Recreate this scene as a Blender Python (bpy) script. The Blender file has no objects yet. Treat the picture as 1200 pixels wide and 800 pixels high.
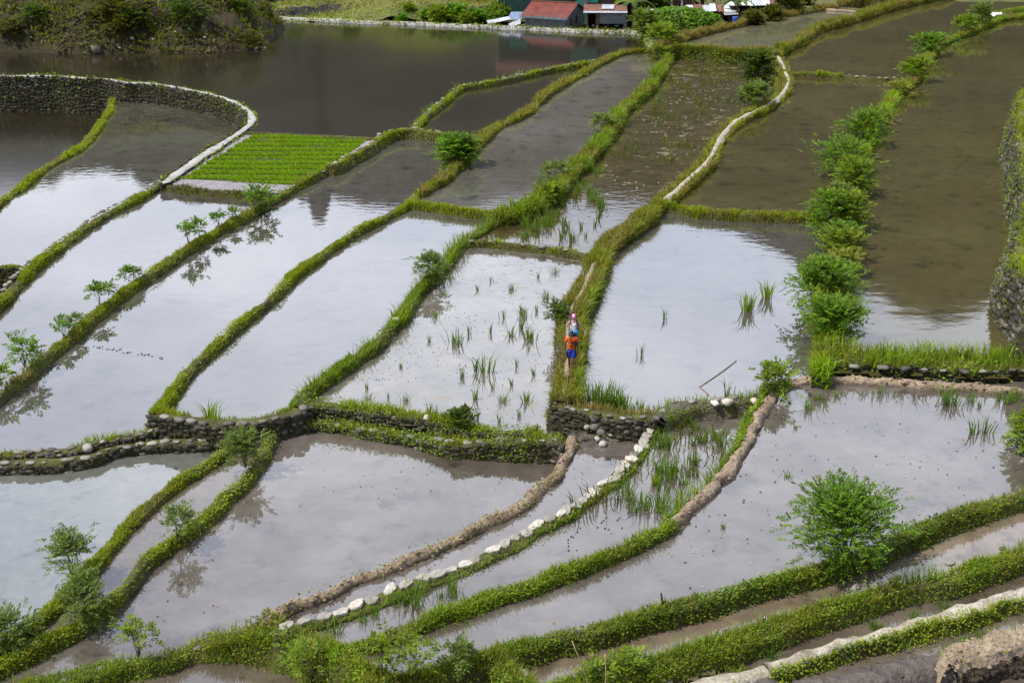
import bpy, bmesh, math, random
import numpy as np
from collections import deque
from mathutils import Vector, Matrix

R_ = math.radians
SC = bpy.context.scene
COL = SC.collection
rng = np.random.default_rng(7)
random.seed(7)

# ------------------------------------------------------------------ camera
HCAM, FPX, PITCH = 19.6, 1450.0, math.atan(0.4)
SP, CP = math.sin(PITCH), math.cos(PITCH)
cam_d = bpy.data.cameras.new('camera')
cam_d.sensor_width = 36.0
cam_d.lens = FPX / 1200.0 * 36.0
cam_d.clip_start, cam_d.clip_end = 0.5, 4000
cam = bpy.data.objects.new('camera', cam_d)
cam.location = (0, 0, HCAM)
cam.rotation_euler = (math.pi / 2 - PITCH, 0, 0)
COL.objects.link(cam)
SC.camera = cam

def P(px, py, z=0.0):
    """survey helper: where the sight line of a photo point meets the level z"""
    u, v = (px - 600.0) / FPX, (py - 400.0) / FPX
    dy, dz = CP - v * SP, -SP - v * CP
    t = (z - HCAM) / dz
    return np.array([u * t, dy * t, z])

def scale_at(py):
    return CP * (py + 180.0) / HCAM

# ------------------------------------------------------------------ noise
def _hash(ix, iy, iz, seed):
    h = (ix * 374761393 + iy * 668265263 + iz * 2147483647 + seed * 1274126177) & 0xffffffff
    h = ((h ^ (h >> 13)) * 1274126177) & 0xffffffff
    h = ((h ^ (h >> 16)) * 2246822519) & 0xffffffff
    return ((h ^ (h >> 15)) & 0xffffff) / float(0xffffff)

def vnoise(pts, scale=1.0, seed=0):
    p = np.asarray(pts, float) * scale
    i = np.floor(p).astype(np.int64)
    f = p - i
    f = f * f * (3 - 2 * f)
    out = 0
    for dx in (0, 1):
        wx = f[:, 0] if dx else 1 - f[:, 0]
        for dy in (0, 1):
            wy = f[:, 1] if dy else 1 - f[:, 1]
            for dz in (0, 1):
                wz = f[:, 2] if dz else 1 - f[:, 2]
                out = out + wx * wy * wz * _hash(i[:, 0] + dx, i[:, 1] + dy, i[:, 2] + dz, seed)
    return out

def fbm(pts, scale=1.0, seed=0, octv=3):
    a, s, o, t = 1.0, scale, 0, 0
    for k in range(octv):
        o = o + a * vnoise(pts, s, seed + 31 * k)
        t += a
        a *= .5
        s *= 2.03
    return o / t

# ------------------------------------------------------------------ object helpers
def tag(o, label=None, cat=None, group=None, kind=None):
    if label: o['label'] = label
    if cat: o['category'] = cat
    if group: o['group'] = group
    if kind: o['kind'] = kind
    return o

def empty(name, loc=(0, 0, 0), rz=0.0):
    o = bpy.data.objects.new(name, None)
    o.empty_display_size = .2
    COL.objects.link(o)
    o.location = loc
    o.rotation_euler = (0, 0, rz)
    return o

def mesh_obj(name, V, F, mat, parent=None, col=None, smooth=False, loc=None):
    """V (N,3); F (M,3|4) array or list of face lists; col (N,3) vertex colours"""
    me = bpy.data.meshes.new(name)
    V = np.asarray(V, np.float32)
    if isinstance(F, np.ndarray):
        k = F.shape[1]
        me.vertices.add(len(V))
        me.vertices.foreach_set('co', V.ravel())
        me.loops.add(F.size)
        me.loops.foreach_set('vertex_index', F.astype(np.int32).ravel())
        me.polygons.add(len(F))
        me.polygons.foreach_set('loop_start', np.arange(0, F.size, k, dtype=np.int32))
        me.polygons.foreach_set('loop_total', np.full(len(F), k, dtype=np.int32))
        me.update(calc_edges=True)
    else:
        me.from_pydata(V.tolist(), [], [list(map(int, f)) for f in F])
        me.update()
    if smooth:
        me.polygons.foreach_set('use_smooth', np.ones(len(me.polygons), dtype=bool))
    if col is not None:
        a = me.color_attributes.new('Col', 'FLOAT_COLOR', 'POINT')
        c = np.ones((len(V), 4), np.float32)
        c[:, :3] = col
        a.data.foreach_set('color', c.ravel())
    for m in (mat if isinstance(mat, (list, tuple)) else [mat]):
        me.materials.append(m)
    me.validate()
    o = bpy.data.objects.new(name, me)
    COL.objects.link(o)
    if parent is not None: o.parent = parent
    if loc is not None: o.location = loc
    return o

class MB:
    """collects shapes that make ONE mesh"""
    def __init__(s): s.V, s.F, s.C, s.n = [], [], [], 0
    def add(s, V, F, col=None):
        V = np.asarray(V, float)
        s.V.append(V)
        s.F.extend([[i + s.n for i in f] for f in F])
        s.C.append(np.tile(np.asarray(col if col is not None else (1, 1, 1), float), (len(V), 1)) if np.ndim(col) < 2 else col)
        s.n += len(V)
    def box(s, c, d, rz=0, col=None, rx=0, ry=0):
        x, y, z = np.array(d) / 2.0
        V = np.array([[-x, -y, -z], [x, -y, -z], [x, y, -z], [-x, y, -z], [-x, -y, z], [x, -y, z], [x, y, z], [-x, y, z]])
        M = np.array(Matrix.Rotation(rz, 3, 'Z') @ Matrix.Rotation(ry, 3, 'Y') @ Matrix.Rotation(rx, 3, 'X'))
        s.add(V @ M.T + np.array(c), [[0, 3, 2, 1], [4, 5, 6, 7], [0, 1, 5, 4], [1, 2, 6, 5], [2, 3, 7, 6], [3, 0, 4, 7]], col)
    def tube(s, pts, rad, n=6, col=None):
        pts = np.asarray(pts, float)
        rad = np.broadcast_to(np.asarray(rad, float), (len(pts),))
        V, F = [], []
        T = np.gradient(pts, axis=0)
        T /= np.linalg.norm(T, axis=1)[:, None] + 1e-9
        for i in range(len(pts)):
            t = T[i]
            a = np.cross(t, [0, 0, 1.0] if abs(t[2]) < .9 else [1.0, 0, 0]); a /= np.linalg.norm(a)
            b = np.cross(t, a)
            for k in range(n):
                w = 2 * math.pi * k / n
                V.append(pts[i] + rad[i] * (math.cos(w) * a + math.sin(w) * b))
        for i in range(len(pts) - 1):
            for k in range(n):
                F.append([i * n + k, i * n + (k + 1) % n, (i + 1) * n + (k + 1) % n, (i + 1) * n + k])
        F.append(list(range(n))[::-1]); F.append([(len(pts) - 1) * n + k for k in range(n)])
        s.add(V, F, col)
    def build(s, name, mat, parent=None, smooth=False, loc=None, vc=True):
        return mesh_obj(name, np.concatenate(s.V), s.F, mat, parent, np.concatenate(s.C) if vc else None, smooth, loc)

# ------------------------------------------------------------------ materials
def new_mat(name):
    m = bpy.data.materials.new(name)
    m.use_nodes = True
    nt = m.node_tree
    nt.nodes.clear()
    out = nt.nodes.new('ShaderNodeOutputMaterial')
    return m, nt, out

def N(nt, t, **kw):
    n = nt.nodes.new(t)
    for k, v in kw.items():
        if k.startswith('i_'):
            n.inputs[k[2:].replace('_', ' ')].default_value = v
        else:
            setattr(n, k, v)
    return n

def noise_node(nt, scale, detail=4, rough=.55, coord='Object', vec_scale=None):
    tc = N(nt, 'ShaderNodeTexCoord')
    n = N(nt, 'ShaderNodeTexNoise')
    n.inputs['Scale'].default_value = scale
    n.inputs['Detail'].default_value = detail
    n.inputs['Roughness'].default_value = rough
    src = tc.outputs[coord]
    if vec_scale:
        mp = N(nt, 'ShaderNodeMapping')
        mp.inputs['Scale'].default_value = vec_scale
        nt.links.new(src, mp.inputs['Vector'])
        src = mp.outputs['Vector']
    nt.links.new(src, n.inputs['Vector'])
    return n

def ramp(nt, fac, stops):
    r = N(nt, 'ShaderNodeValToRGB')
    el = r.color_ramp.elements
    while len(el) < len(stops): el.new(.5)
    for e, (p, c) in zip(el, stops):
        e.position = p
        e.color = (*c, 1)
    nt.links.new(fac, r.inputs['Fac'])
    return r

def mixc(nt, fac, a, b, mode='MIX'):
    m = N(nt, 'ShaderNodeMix', data_type='RGBA', blend_type=mode)
    for sock, v in ((m.inputs[0], fac), (m.inputs[6], a), (m.inputs[7], b)):
        if isinstance(v, bpy.types.NodeSocket): nt.links.new(v, sock)
        elif isinstance(v, (tuple, list)): sock.default_value = (*v[:3], 1)
        else: sock.default_value = v
    return m.outputs[2]

def bump(nt, height, strength=.5, dist=.05):
    b = N(nt, 'ShaderNodeBump')
    b.inputs['Strength'].default_value = strength
    b.inputs['Distance'].default_value = dist
    nt.links.new(height, b.inputs['Height'])
    return b.outputs['Normal']

def surf_mat(name, stops, scale=2.0, detail=6, rough=.9, bstr=.6, bdist=.05, fine=14.0, attr=False, spec=.25):
    """noisy solid surface; with attr the vertex colour multiplies in"""
    m, nt, out = new_mat(name)
    n1 = noise_node(nt, scale, detail)
    n2 = noise_node(nt, fine, 5)
    c = ramp(nt, n1.outputs['Fac'], stops).outputs['Color']
    sp = ramp(nt, n2.outputs['Fac'], [(.3, (.62, .62, .62)), (.7, (1.25, 1.25, 1.25))]).outputs['Color']
    c = mixc(nt, 1.0, c, sp, 'MULTIPLY')
    if attr:
        a = N(nt, 'ShaderNodeAttribute', attribute_name='Col')
        c = mixc(nt, 1.0, a.outputs['Color'], c, 'MULTIPLY')
    b = N(nt, 'ShaderNodeBsdfPrincipled')
    nt.links.new(c, b.inputs['Base Color'])
    b.inputs['Roughness'].default_value = rough
    b.inputs['Specular IOR Level'].default_value = spec
    nt.links.new(bump(nt, n2.outputs['Fac'], bstr, bdist), b.inputs['Normal'])
    nt.links.new(b.outputs[0], out.inputs[0])
    return m

def foliage_mat(name, trans=.4):
    m, nt, out = new_mat(name)
    a = N(nt, 'ShaderNodeAttribute', attribute_name='Col')
    d = N(nt, 'ShaderNodeBsdfPrincipled')
    d.inputs['Roughness'].default_value = .5
    d.inputs['Specular IOR Level'].default_value = .3
    t = N(nt, 'ShaderNodeBsdfTranslucent')
    mx = N(nt, 'ShaderNodeMixShader')
    mx.inputs[0].default_value = trans
    nt.links.new(a.outputs['Color'], d.inputs['Base Color'])
    tc = mixc(nt, 1.0, a.outputs['Color'], (1.35, 1.3, .55), 'MULTIPLY')
    nt.links.new(tc, t.inputs['Color'])
    nt.links.new(d.outputs[0], mx.inputs[1])
    nt.links.new(t.outputs[0], mx.inputs[2])
    nt.links.new(mx.outputs[0], out.inputs[0])
    return m

def water_mat(name, mud, mud2, ior=2.1, rough=.03, wave=.02, wscale=2.5, patch=.25, scum=None):
    """still muddy water: silt colour below, mirror sheen above"""
    m, nt, out = new_mat(name)
    n1 = noise_node(nt, patch, 6, .6)
    n2 = noise_node(nt, 1.7, 6, .65)
    c = ramp(nt, n1.outputs['Fac'], [(.35, mud), (.65, mud2)]).outputs['Color']
    s = ramp(nt, n2.outputs['Fac'], [(.35, (.86, .86, .86)), (.65, (1.12, 1.12, 1.12))]).outputs['Color']
    c = mixc(nt, 1.0, c, s, 'MULTIPLY')
    n4 = noise_node(nt, .75, 9, .72)
    sm = ramp(nt, n4.outputs['Fac'], [(.33, (.42, .42, .40)), (.47, (1, 1, 1)), (.6, (1, 1, 1)), (.72, (1.35, 1.3, 1.2))]).outputs['Color']
    c = mixc(nt, 1.0, c, sm, 'MULTIPLY')
    d = N(nt, 'ShaderNodeBsdfDiffuse')
    g = N(nt, 'ShaderNodeBsdfGlossy')
    g.inputs['Roughness'].default_value = rough
    g.inputs['Color'].default_value = (.98, .99, 1.0, 1)
    w1 = noise_node(nt, wscale, 3, .5, vec_scale=(.55, 1.0, 1.0))
    nrm = bump(nt, w1.outputs['Fac'], 1.0, wave)
    nt.links.new(nrm, g.inputs['Normal'])
    f = N(nt, 'ShaderNodeFresnel')
    f.inputs['IOR'].default_value = ior
    fac = f.outputs[0]
    if scum:
        n3 = noise_node(nt, scum[0], 7, .7)
        sc = ramp(nt, n3.outputs['Fac'], [(scum[1], (0, 0, 0)), (scum[1] + .05, (1, 1, 1))])
        big = noise_node(nt, .22, 3, .5)
        bb = ramp(nt, big.outputs['Fac'], [(.42, (0, 0, 0)), (.6, (1, 1, 1))])
        k = mixc(nt, 1.0, sc.outputs['Color'], bb.outputs['Color'], 'MULTIPLY')
        c = mixc(nt, k, c, scum[2])
        mul = N(nt, 'ShaderNodeMath', operation='MULTIPLY_ADD')
        nt.links.new(k, mul.inputs[0]); mul.inputs[1].default_value = -.8; mul.inputs[2].default_value = 1.0
        m2 = N(nt, 'ShaderNodeMath', operation='MULTIPLY')
        nt.links.new(fac, m2.inputs[0]); nt.links.new(mul.outputs[0], m2.inputs[1])
        fac = m2.outputs[0]
    nt.links.new(c, d.inputs['Color'])
    mx = N(nt, 'ShaderNodeMixShader')
    nt.links.new(fac, mx.inputs[0])
    nt.links.new(d.outputs[0], mx.inputs[1])
    nt.links.new(g.outputs[0], mx.inputs[2])
    nt.links.new(mx.outputs[0], out.inputs[0])
    return m

M = {}
M['leaf'] = foliage_mat('leaf_green', .45)
M['grass'] = foliage_mat('grass_green', .45)
M['soil'] = surf_mat('mossy_soil', [(.3, (.06, .045, .022)), (.5, (.075, .075, .02)), (.65, (.10, .11, .024)), (.8, (.17, .13, .07))], 1.6)
M['mud'] = surf_mat('dry_mud', [(.25, (.20, .145, .095)), (.5, (.31, .235, .16)), (.75, (.40, .32, .225))], 1.3, attr=True, bstr=1.0, bdist=.12, fine=7)
M['wetmud'] = surf_mat('wet_mud', [(.25, (.07, .055, .045)), (.5, (.11, .09, .072)), (.75, (.15, .125, .10))], .9, bstr=1.0, bdist=.2, fine=4, rough=.6, spec=.5)
M['trodden'] = surf_mat('trodden_path', [(.25, (.19, .15, .09)), (.5, (.30, .24, .16)), (.8, (.38, .32, .23))], 2.5, bstr=.8, fine=9)
M['clods'] = surf_mat('dark_clods', [(.3, (.03, .022, .016)), (.7, (.09, .065, .045))], 3.0, bstr=1.0, bdist=.2, fine=9)
M['palepath'] = surf_mat('pale_path', [(.25, (.20, .155, .10)), (.42, (.38, .33, .25)), (.6, (.50, .45, .37)), (.8, (.42, .36, .27))], 2.2, detail=9, bstr=1.0, bdist=.08, fine=11)
M['concrete'] = surf_mat('old_concrete', [(.25, (.26, .25, .23)), (.5, (.40, .39, .36)), (.8, (.48, .46, .43))], 1.0, bstr=.4, fine=10)
M['wallearth'] = surf_mat('wall_earth', [(.25, (.022, .018, .012)), (.5, (.045, .037, .024)), (.75, (.05, .055, .02))], 2.2, bstr=1.0, fine=9)
M['stone'] = surf_mat('field_stone', [(.2, (.6, .58, .55)), (.5, (.95, .93, .9)), (.8, (1.15, 1.12, 1.1))], 3.0, attr=True, bstr=.9, fine=18)
M['bark'] = surf_mat('shrub_bark', [(.3, (.07, .055, .04)), (.7, (.16, .13, .10))], 6, fine=30)
M['slope'] = surf_mat('hill_soil', [(.25, (.022, .016, .009)), (.42, (.034, .031, .011)), (.6, (.055, .038, .02)), (.8, (.03, .038, .011))], .35, bstr=1.0, bdist=.2, fine=2.5)
M['meadow'] = surf_mat('meadow', [(.25, (.05, .06, .018)), (.5, (.11, .11, .028)), (.75, (.16, .14, .045))], .3, bstr=1.0, bdist=.15, fine=3)
M['bed'] = surf_mat('bed_mud', [(.3, (.20, .18, .19)), (.7, (.32, .30, .31))], 1.5, fine=8)
M['ground'] = surf_mat('valley_ground', [(.3, (.04, .035, .02)), (.7, (.07, .075, .025))], .05, fine=.6)
def plain(name, col, rough=.6, metal=0.0, spec=.4, var=.25, scale=3.0):
    lo = tuple(c * (1 - var) for c in col); hi = tuple(min(c * (1 + var), 1) for c in col)
    m = surf_mat(name, [(.3, lo), (.7, hi)], scale, rough=rough, bstr=.15, bdist=.01, spec=spec)
    for n in m.node_tree.nodes:
        if n.type == 'BSDF_PRINCIPLED': n.inputs['Metallic'].default_value = metal
    return m
# ------------------------------------------------------------------ terrace levels (m) and a point in each field
PONDS = {  # key: (seed pixel, level, material key)
 'A':  ((420, 90), 0.05, 'w_far'),
 'L1': ((40, 170), -2.9, 'w_far'),
 'L2': ((150, 190), -1.45, 'w_left'),
 'L0': ((-30, 374), -2.8, 'soil'),
 'D':  ((300, 190), -0.02, 'bed'),
 'B1': ((150, 290), -0.35, 'w_mid'),
 'B2': ((230, 340), -0.42, 'w_mid'),
 'G':  ((570, 130), -0.1, 'w_far'),
 'H1': ((600, 180), 0.25, 'w_silt'),
 'H2': ((380, 380), 0.1, 'w_mid'),
 'J1': ((790, 130), 0.2, 'w_weed'),
 'J2': ((540, 390), 0.05, 'w_weed2'),
 'S2': ((800, 370), 0.9, 'w_mid'),
 'S1': ((900, 180), 1.0, 'w_olive'),
 'S0': ((1010, 60), 1.1, 'w_olive'),
 'V':  ((900, 42), 1.2, 'w_grey'),
 'T':  ((1100, 220), 1.35, 'w_olive'),
 'W':  ((1218, 160), 3.4, 'meadow'),
 'VG': ((700, 22), -0.2, 'meadow'),
 'P':  ((60, 600), -0.62, 'w_pale'),
 'X':  ((170, 625), -0.42, 'w_brown'),
 'R':  ((330, 610), -0.45, 'w_front'),
 'Y':  ((560, 635), 0.35, 'w_front'),
 'AA': ((700, 610), 0.6, 'w_front'),
 'U':  ((1000, 530), 1.12, 'w_front'),
 'BO': ((200, 800), -.3, 'w_brown'),
 'DD': ((880, 720), 1.0, 'w_tan'),
 'FF': ((1020, 728), 0.88, 'w_brown'),
 'HH': ((1040, 760), 0.72, 'w_brown'),
 'JJ': ((1190, 799), 0.3, 'w_brown'),
}
M['w_far'] = water_mat('water_dark', (.017, .013, .008), (.028, .022, .011), 1.4, .10, .003, 1.2, .10)
M['w_left'] = water_mat('water_left', (.05, .045, .035), (.08, .078, .055), 2.1, .02, .0025, 2, .12)
M['w_mid'] = water_mat('water_mid', (.058, .052, .042), (.085, .078, .068), 2.15, .02, .0025, 2, .10)
M['w_silt'] = water_mat('water_silt', (.07, .062, .05), (.13, .12, .105), 1.8, .05, .004, 1.5, .07)
M['w_weed'] = water_mat('water_weedy', (.045, .034, .015), (.075, .058, .026), 1.65, .04, .005, 2, .3, (1.1, .57, (.20, .175, .12)))  # pale scum patches double as sky glints painted among the weeds
M['w_weed2'] = water_mat('water_weedy_near', (.07, .062, .048), (.13, .115, .095), 1.95, .03, .004, 2.5, .35, (1.8, .56, (.26, .235, .19)))
M['w_olive'] = water_mat('water_olive', (.052, .042, .017), (.078, .066, .024), 1.6, .045, .004, 1.3, .09)
M['w_grey'] = water_mat('water_greyolive', (.12, .115, .07), (.15, .145, .09), 1.7, .07, .004, 1.3, .12)
M['w_pale'] = water_mat('water_pale', (.105, .108, .090), (.145, .15, .128), 2.15, .03, .003, 2.5, .12)
M['w_front'] = water_mat('water_front', (.072, .058, .046), (.135, .115, .10), 1.85, .03, .003, 3, .30)
M['w_brown'] = water_mat('water_brown', (.075, .058, .042), (.135, .108, .085), 1.8, .03, .003, 3.5, .4)
M['w_tan'] = water_mat('water_tan', (.12, .09, .06), (.20, .16, .115), 1.75, .035, .004, 3.5, .35)

# grass colour families (linear albedo)
PAL = {
 'moss':  [(0.238, 0.309, 0.018), (0.334, 0.402, 0.024), (0.167, 0.215, 0.018), (0.419, 0.412, 0.038)],
 'lush':  [(0.155, 0.256, 0.019), (0.253, 0.348, 0.025), (0.099, 0.164, 0.019), (0.367, 0.396, 0.031)],
 'tall':  [(0.194, 0.233, 0.024), (0.292, 0.292, 0.041), (0.137, 0.174, 0.02), (0.42, 0.369, 0.081)],
 'dry':   [(0.3, 0.237, 0.075), (0.213, 0.188, 0.044), (0.375, 0.3, 0.125), (0.138, 0.15, 0.025)],
 'leafy': [(0.135, 0.23, 0.014), (0.236, 0.321, 0.019), (0.094, 0.137, 0.012), (0.337, 0.389, 0.024)],
 'bright': [(0.213, 0.379, 0.011), (0.28, 0.42, 0.013), (0.165, 0.302, 0.011), (0.329, 0.42, 0.022)],
 'rice':  [(0.113, 0.193, 0.028), (0.161, 0.258, 0.039), (0.081, 0.137, 0.025), (0.225, 0.29, 0.063)],
 'olive': [(0.093, 0.099, 0.016), (0.14, 0.136, 0.021), (0.066, 0.081, 0.013), (0.187, 0.153, 0.039)],
 'dark':  [(0.059, 0.105, 0.01), (0.098, 0.151, 0.011), (0.036, 0.069, 0.008), (0.144, 0.198, 0.014)],
 'shrub': [(0.108, 0.214, 0.015), (0.164, 0.302, 0.02), (0.073, 0.139, 0.01), (0.274, 0.376, 0.025)],
 'greyg': [(0.131, 0.198, 0.037), (0.184, 0.255, 0.046), (0.093, 0.139, 0.029), (0.236, 0.303, 0.052)],
 'vine':  [(0.119, 0.266, 0.013), (0.172, 0.327, 0.015), (0.066, 0.157, 0.011), (0.224, 0.375, 0.022)],
 'forest': [(0.02, 0.035, 0.01), (0.03, 0.05, 0.012), (0.04, 0.055, 0.015), (0.018, 0.028, 0.008)],
}

def pick_cols(pts, pal, r):
    """clumps of one tint with single blades that differ"""
    p = np.array(PAL[pal])
    n = fbm(pts, 1.1, 5, 2)
    t = np.clip((n - .3) / .4 * 2 + r.normal(0, .45, len(pts)), 0, 2.999)
    i = t.astype(int)
    f = (t - i)[:, None]
    c = p[i] * (1 - f) + p[np.minimum(i + 1, 3)] * f
    return c * r.uniform(.75, 1.2, (len(pts), 1))

def blades(pts, h, w, r, up=None, lean=.35):
    """bent grass blades: 5 vertices each"""
    n = len(pts)
    a = r.uniform(0, 2 * np.pi, n)
    side = np.stack([np.cos(a), np.sin(a), np.zeros(n)], 1)
    b = r.uniform(0, 2 * np.pi, n)
    out = np.stack([np.cos(b), np.sin(b), np.zeros(n)], 1) * (lean * r.uniform(.2, 1.3, n))[:, None]
    if up is not None: out = out + up
    h = np.broadcast_to(h, (n,))[:, None]
    w = np.broadcast_to(w, (n,))[:, None]
    mid = pts + h * (np.array([0, 0, .62]) + out * .35)
    tip = pts + h * (np.array([0, 0, 1.0]) + out * 1.05) - np.array([0, 0, 1]) * h * (np.linalg.norm(out, axis=1)[:, None] * .25)
    V = np.stack([pts - side * w / 2, pts + side * w / 2, mid - side * w * .4, mid + side * w * .4, tip], 1).reshape(-1, 3)
    o = (np.arange(n) * 5)[:, None]
    F = np.concatenate([o + np.array([0, 1, 3]), o + np.array([0, 3, 2]), o + np.array([2, 3, 4])])
    return V, F, 5

def leaves(pts, size, r, nrm=None, flat=.6, asp=.5, dirs=None):
    """diamond leaves, folded a little along the midrib: 4 vertices each"""
    n = len(pts)
    if dirs is None:
        a = r.uniform(0, 2 * np.pi, n)
        d = np.stack([np.cos(a), np.sin(a), r.normal(.1, .45, n)], 1)
    else:
        d = dirs
    d = d / np.linalg.norm(d, axis=1)[:, None]
    up = np.stack([r.normal(0, 1 - flat, n), r.normal(0, 1 - flat, n), np.ones(n)], 1)
    if nrm is not None: up = up + nrm
    s = np.cross(d, up); s /= np.linalg.norm(s, axis=1)[:, None] + 1e-9
    nn = np.cross(s, d)
    L = np.broadcast_to(size, (n,))[:, None] * r.uniform(.7, 1.3, (n, 1))
    V = np.stack([pts, pts + d * L * .5 - s * L * asp / 2 + nn * L * .08, pts + d * L, pts + d * L * .5 + s * L * asp / 2 + nn * L * .08], 1).reshape(-1, 3)
    o = (np.arange(n) * 4)[:, None]
    F = np.concatenate([o + np.array([0, 1, 2]), o + np.array([0, 2, 3])])
    return V, F, 4

class Foliage:
    def __init__(s): s.V, s.F, s.C, s.n = [], [], [], 0
    def add(s, VFk, cols):
        V, F, k = VFk
        s.V.append(V); s.F.append(F + s.n); s.n += len(V)
        c = np.repeat(cols, k, 0)
        if k == 5:  # straw-coloured blade foot
            c = c.reshape(-1, 5, 3).copy(); c = c.reshape(-1, 3)
        s.C.append(c)
    def build(s, name, mat, parent=None, loc=None):
        if not s.V: return None
        return mesh_obj(name, np.concatenate(s.V), np.concatenate(s.F), mat, parent, np.concatenate(s.C), loc=loc)

# unit boulder used for stonework
def _ico(sub):
    bm = bmesh.new()
    bmesh.ops.create_icosphere(bm, subdivisions=sub, radius=1.0)
    V = np.array([v.co[:] for v in bm.verts]); F = np.array([[v.index for v in f.verts] for f in bm.faces])
    bm.free()
    return V, F
ICO1, ICO2 = _ico(1), _ico(2)

def rocks(centers, sizes, rots, r, sub=1, cube=.55):
    """irregular boulders, one mesh array; sizes (N,3)"""
    V0, F0 = ICO1 if sub == 1 else ICO2
    n, k = len(centers), len(V0)
    V = np.repeat(V0[None], n, 0)
    m = np.max(np.abs(V), axis=2, keepdims=True)
    V = V * (1 - cube) + cube * V / m * .8          # towards a block
    jit = vnoise((V0[None] * 1.3 + r.uniform(0, 99, (n, 1, 3))).reshape(-1, 3), 1.0, 3).reshape(n, k, 1)
    V = V * (.72 + .5 * jit)
    V = V * np.asarray(sizes)[:, None, :] / 2
    c, s = np.cos(rots), np.sin(rots)
    x = V[:, :, 0] * c[:, None] - V[:, :, 1] * s[:, None]
    y = V[:, :, 0] * s[:, None] + V[:, :, 1] * c[:, None]
    V = np.stack([x, y, V[:, :, 2]], 2) + np.asarray(centers)[:, None, :]
    F = (F0[None] + (np.arange(n) * k)[:, None, None]).reshape(-1, 3)
    return V.reshape(-1, 3), F, k

STONE = np.array([(.16, .15, .13), (.24, .22, .19), (.11, .10, .085), (.30, .28, .25), (.10, .095, .06), (.085, .09, .04)])
PALE = np.array([(.42, .39, .34), (.50, .47, .42), (.34, .32, .28), (.55, .51, .44)])

# ------------------------------------------------------------------ banks and walls: traced crest lines
BANKS = []
def bank(key, name, cat, label, pts, z, w, style='grass', **kw):
    BANKS.append(dict(key=key, name=name, cat=cat, label=label, pts=pts, z=z, w=w, style=style, kw=kw))

G_SHORT = [('blade', 420, 0, 1, (.06, .15), .035, 'moss'), ('leaf', 120, 0, 1, .09, 0, 'moss')]
G_LUSH = [('blade', 360, 0, 1, (.08, .2), .035, 'lush'), ('leaf', 150, 0, 1, .09, 0, 'leafy')]
G_TALL = [('blade', 260, .05, .95, (.15, .4), .05, 'tall'), ('blade', 90, .1, .9, (.2, .45), .05, 'dry')]
G_FAR = [('blade', 110, .05, .95, (.15, .4), .09, 'tall'), ('blade', 40, .1, .9, (.2, .5), .08, 'dry')]
G_LEAFY = [('leaf', 230, 0, 1, .065, 0, 'leafy'), ('leaf', 150, 0, 1, .06, 0, 'bright'), ('blade', 230, 0, 1, (.08, .24), .026, 'lush'), ('blade', 110, 0, 1, (.1, .3), .026, 'tall'), ('blade', 30, 0, 1, (.1, .25), .026, 'dry'), ('leaf', 45, 0, 1, .11, 0, 'leafy')]
G_SPARSE = [('blade', 60, 0, 1, (.08, .2), .035, 'moss'), ('leaf', 30, 0, 1, .07, 0, 'leafy')]
G_SIDE_R = [('blade', 300, .62, 1, (.10, .26), .035, 'moss'), ('leaf', 110, .6, 1, .08, 0, 'moss')]

bank('WA', 'stone_wall', 'stone wall', 'tall curving stone wall with pale walkway top round the two far left ponds',
     [(-700, 84), (-60, 87), (0, 89), (60, 89), (90, 91), (125, 93), (150, 97), (165, 97), (200, 101), (220, 105), (245, 110), (270, 118), (286, 127), (294, 135), (293, 144), (283, 153), (268, 163), (253, 172), (237, 182), (222, 193), (207, 203), (192, 214)],
     0.2, 0.32, 'stone', top='concrete', side='R', tone=0.42, srow=0.29, veg=[('leaf', 45, .62, 1, .2, 0, 'olive'), ('leaf', 60, .0, .25, .16, 0, 'moss'), ('leaf', 8, .62, .9, .3, 0, 'leafy'), ('blade', 25, .62, .95, (.1, .3), .08, 'olive')])
bank('LB', 'grass_bank', 'earth bank', 'narrow green bank curving between the two ponds under the tall curving wall',
     [(131, 117), (130, 126), (118, 143), (109, 157), (96, 171), (76, 183), (56, 195), (38, 208), (20, 222), (0, 237), (-40, 268)],
     -1.3, 0.18, veg=[('blade', 110, 0, 1, (.15, .3), .07, 'moss'), ('leaf', 50, 0, 1, .14, 0, 'moss'), ('blade', 30, .3, .6, (.1, .2), .08, 'dry')], bare=True)
bank('BC', 'stone_bank', 'stone bank', 'mossy bank with a ragged row of stones along its left edge, left side',
     [(190, 214), (178, 222), (160, 232), (140, 242), (120, 252), (103, 264), (90, 273), (75, 282), (60, 294), (45, 306), (33, 317), (20, 331), (8, 344), (0, 353), (-40, 388)],
     -0.1, 0.18, veg=[('blade', 200, 0, .6, (.1, .22), .05, 'moss'), ('leaf', 80, 0, .6, .1, 0, 'moss')], caps=dict(off=.3, step=0.44, size=0.34))
bank('LF', 'stone_wall', 'stone wall', 'short dark mossy wall above the sunken hollow at the left edge',
     [(-900, 312), (-60, 313), (0, 313), (18, 313), (34, 315), (60, 317), (85, 318)],
     -1.3, 0.2, 'stone', side='R', tone=0.4, srow=0.22, veg=[('leaf', 60, .3, 1, .12, 0, 'olive'), ('blade', 100, .1, .5, (.1, .2), .05, 'moss')])
bank('DB', 'mud_bank', 'earth bank', 'thin dark mud rim along the far side of the bright seedling bed',
     [(298, 156), (330, 157), (370, 159), (405, 161), (434, 162)],
     0.12, 0.1, 'mud', mat='soil')
bank('DF', 'grass_bank', 'earth bank', 'mossy front edge of the grey mud strip below the seedling bed',
     [(197, 217), (230, 221), (270, 224), (300, 226), (325, 227)],
     0.06, 0.14, veg=[('blade', 80, .3, 1, (.08, .2), .05, 'olive'), ('leaf', 100, .3, 1, .1, 0, 'olive')], bare=True)
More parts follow.
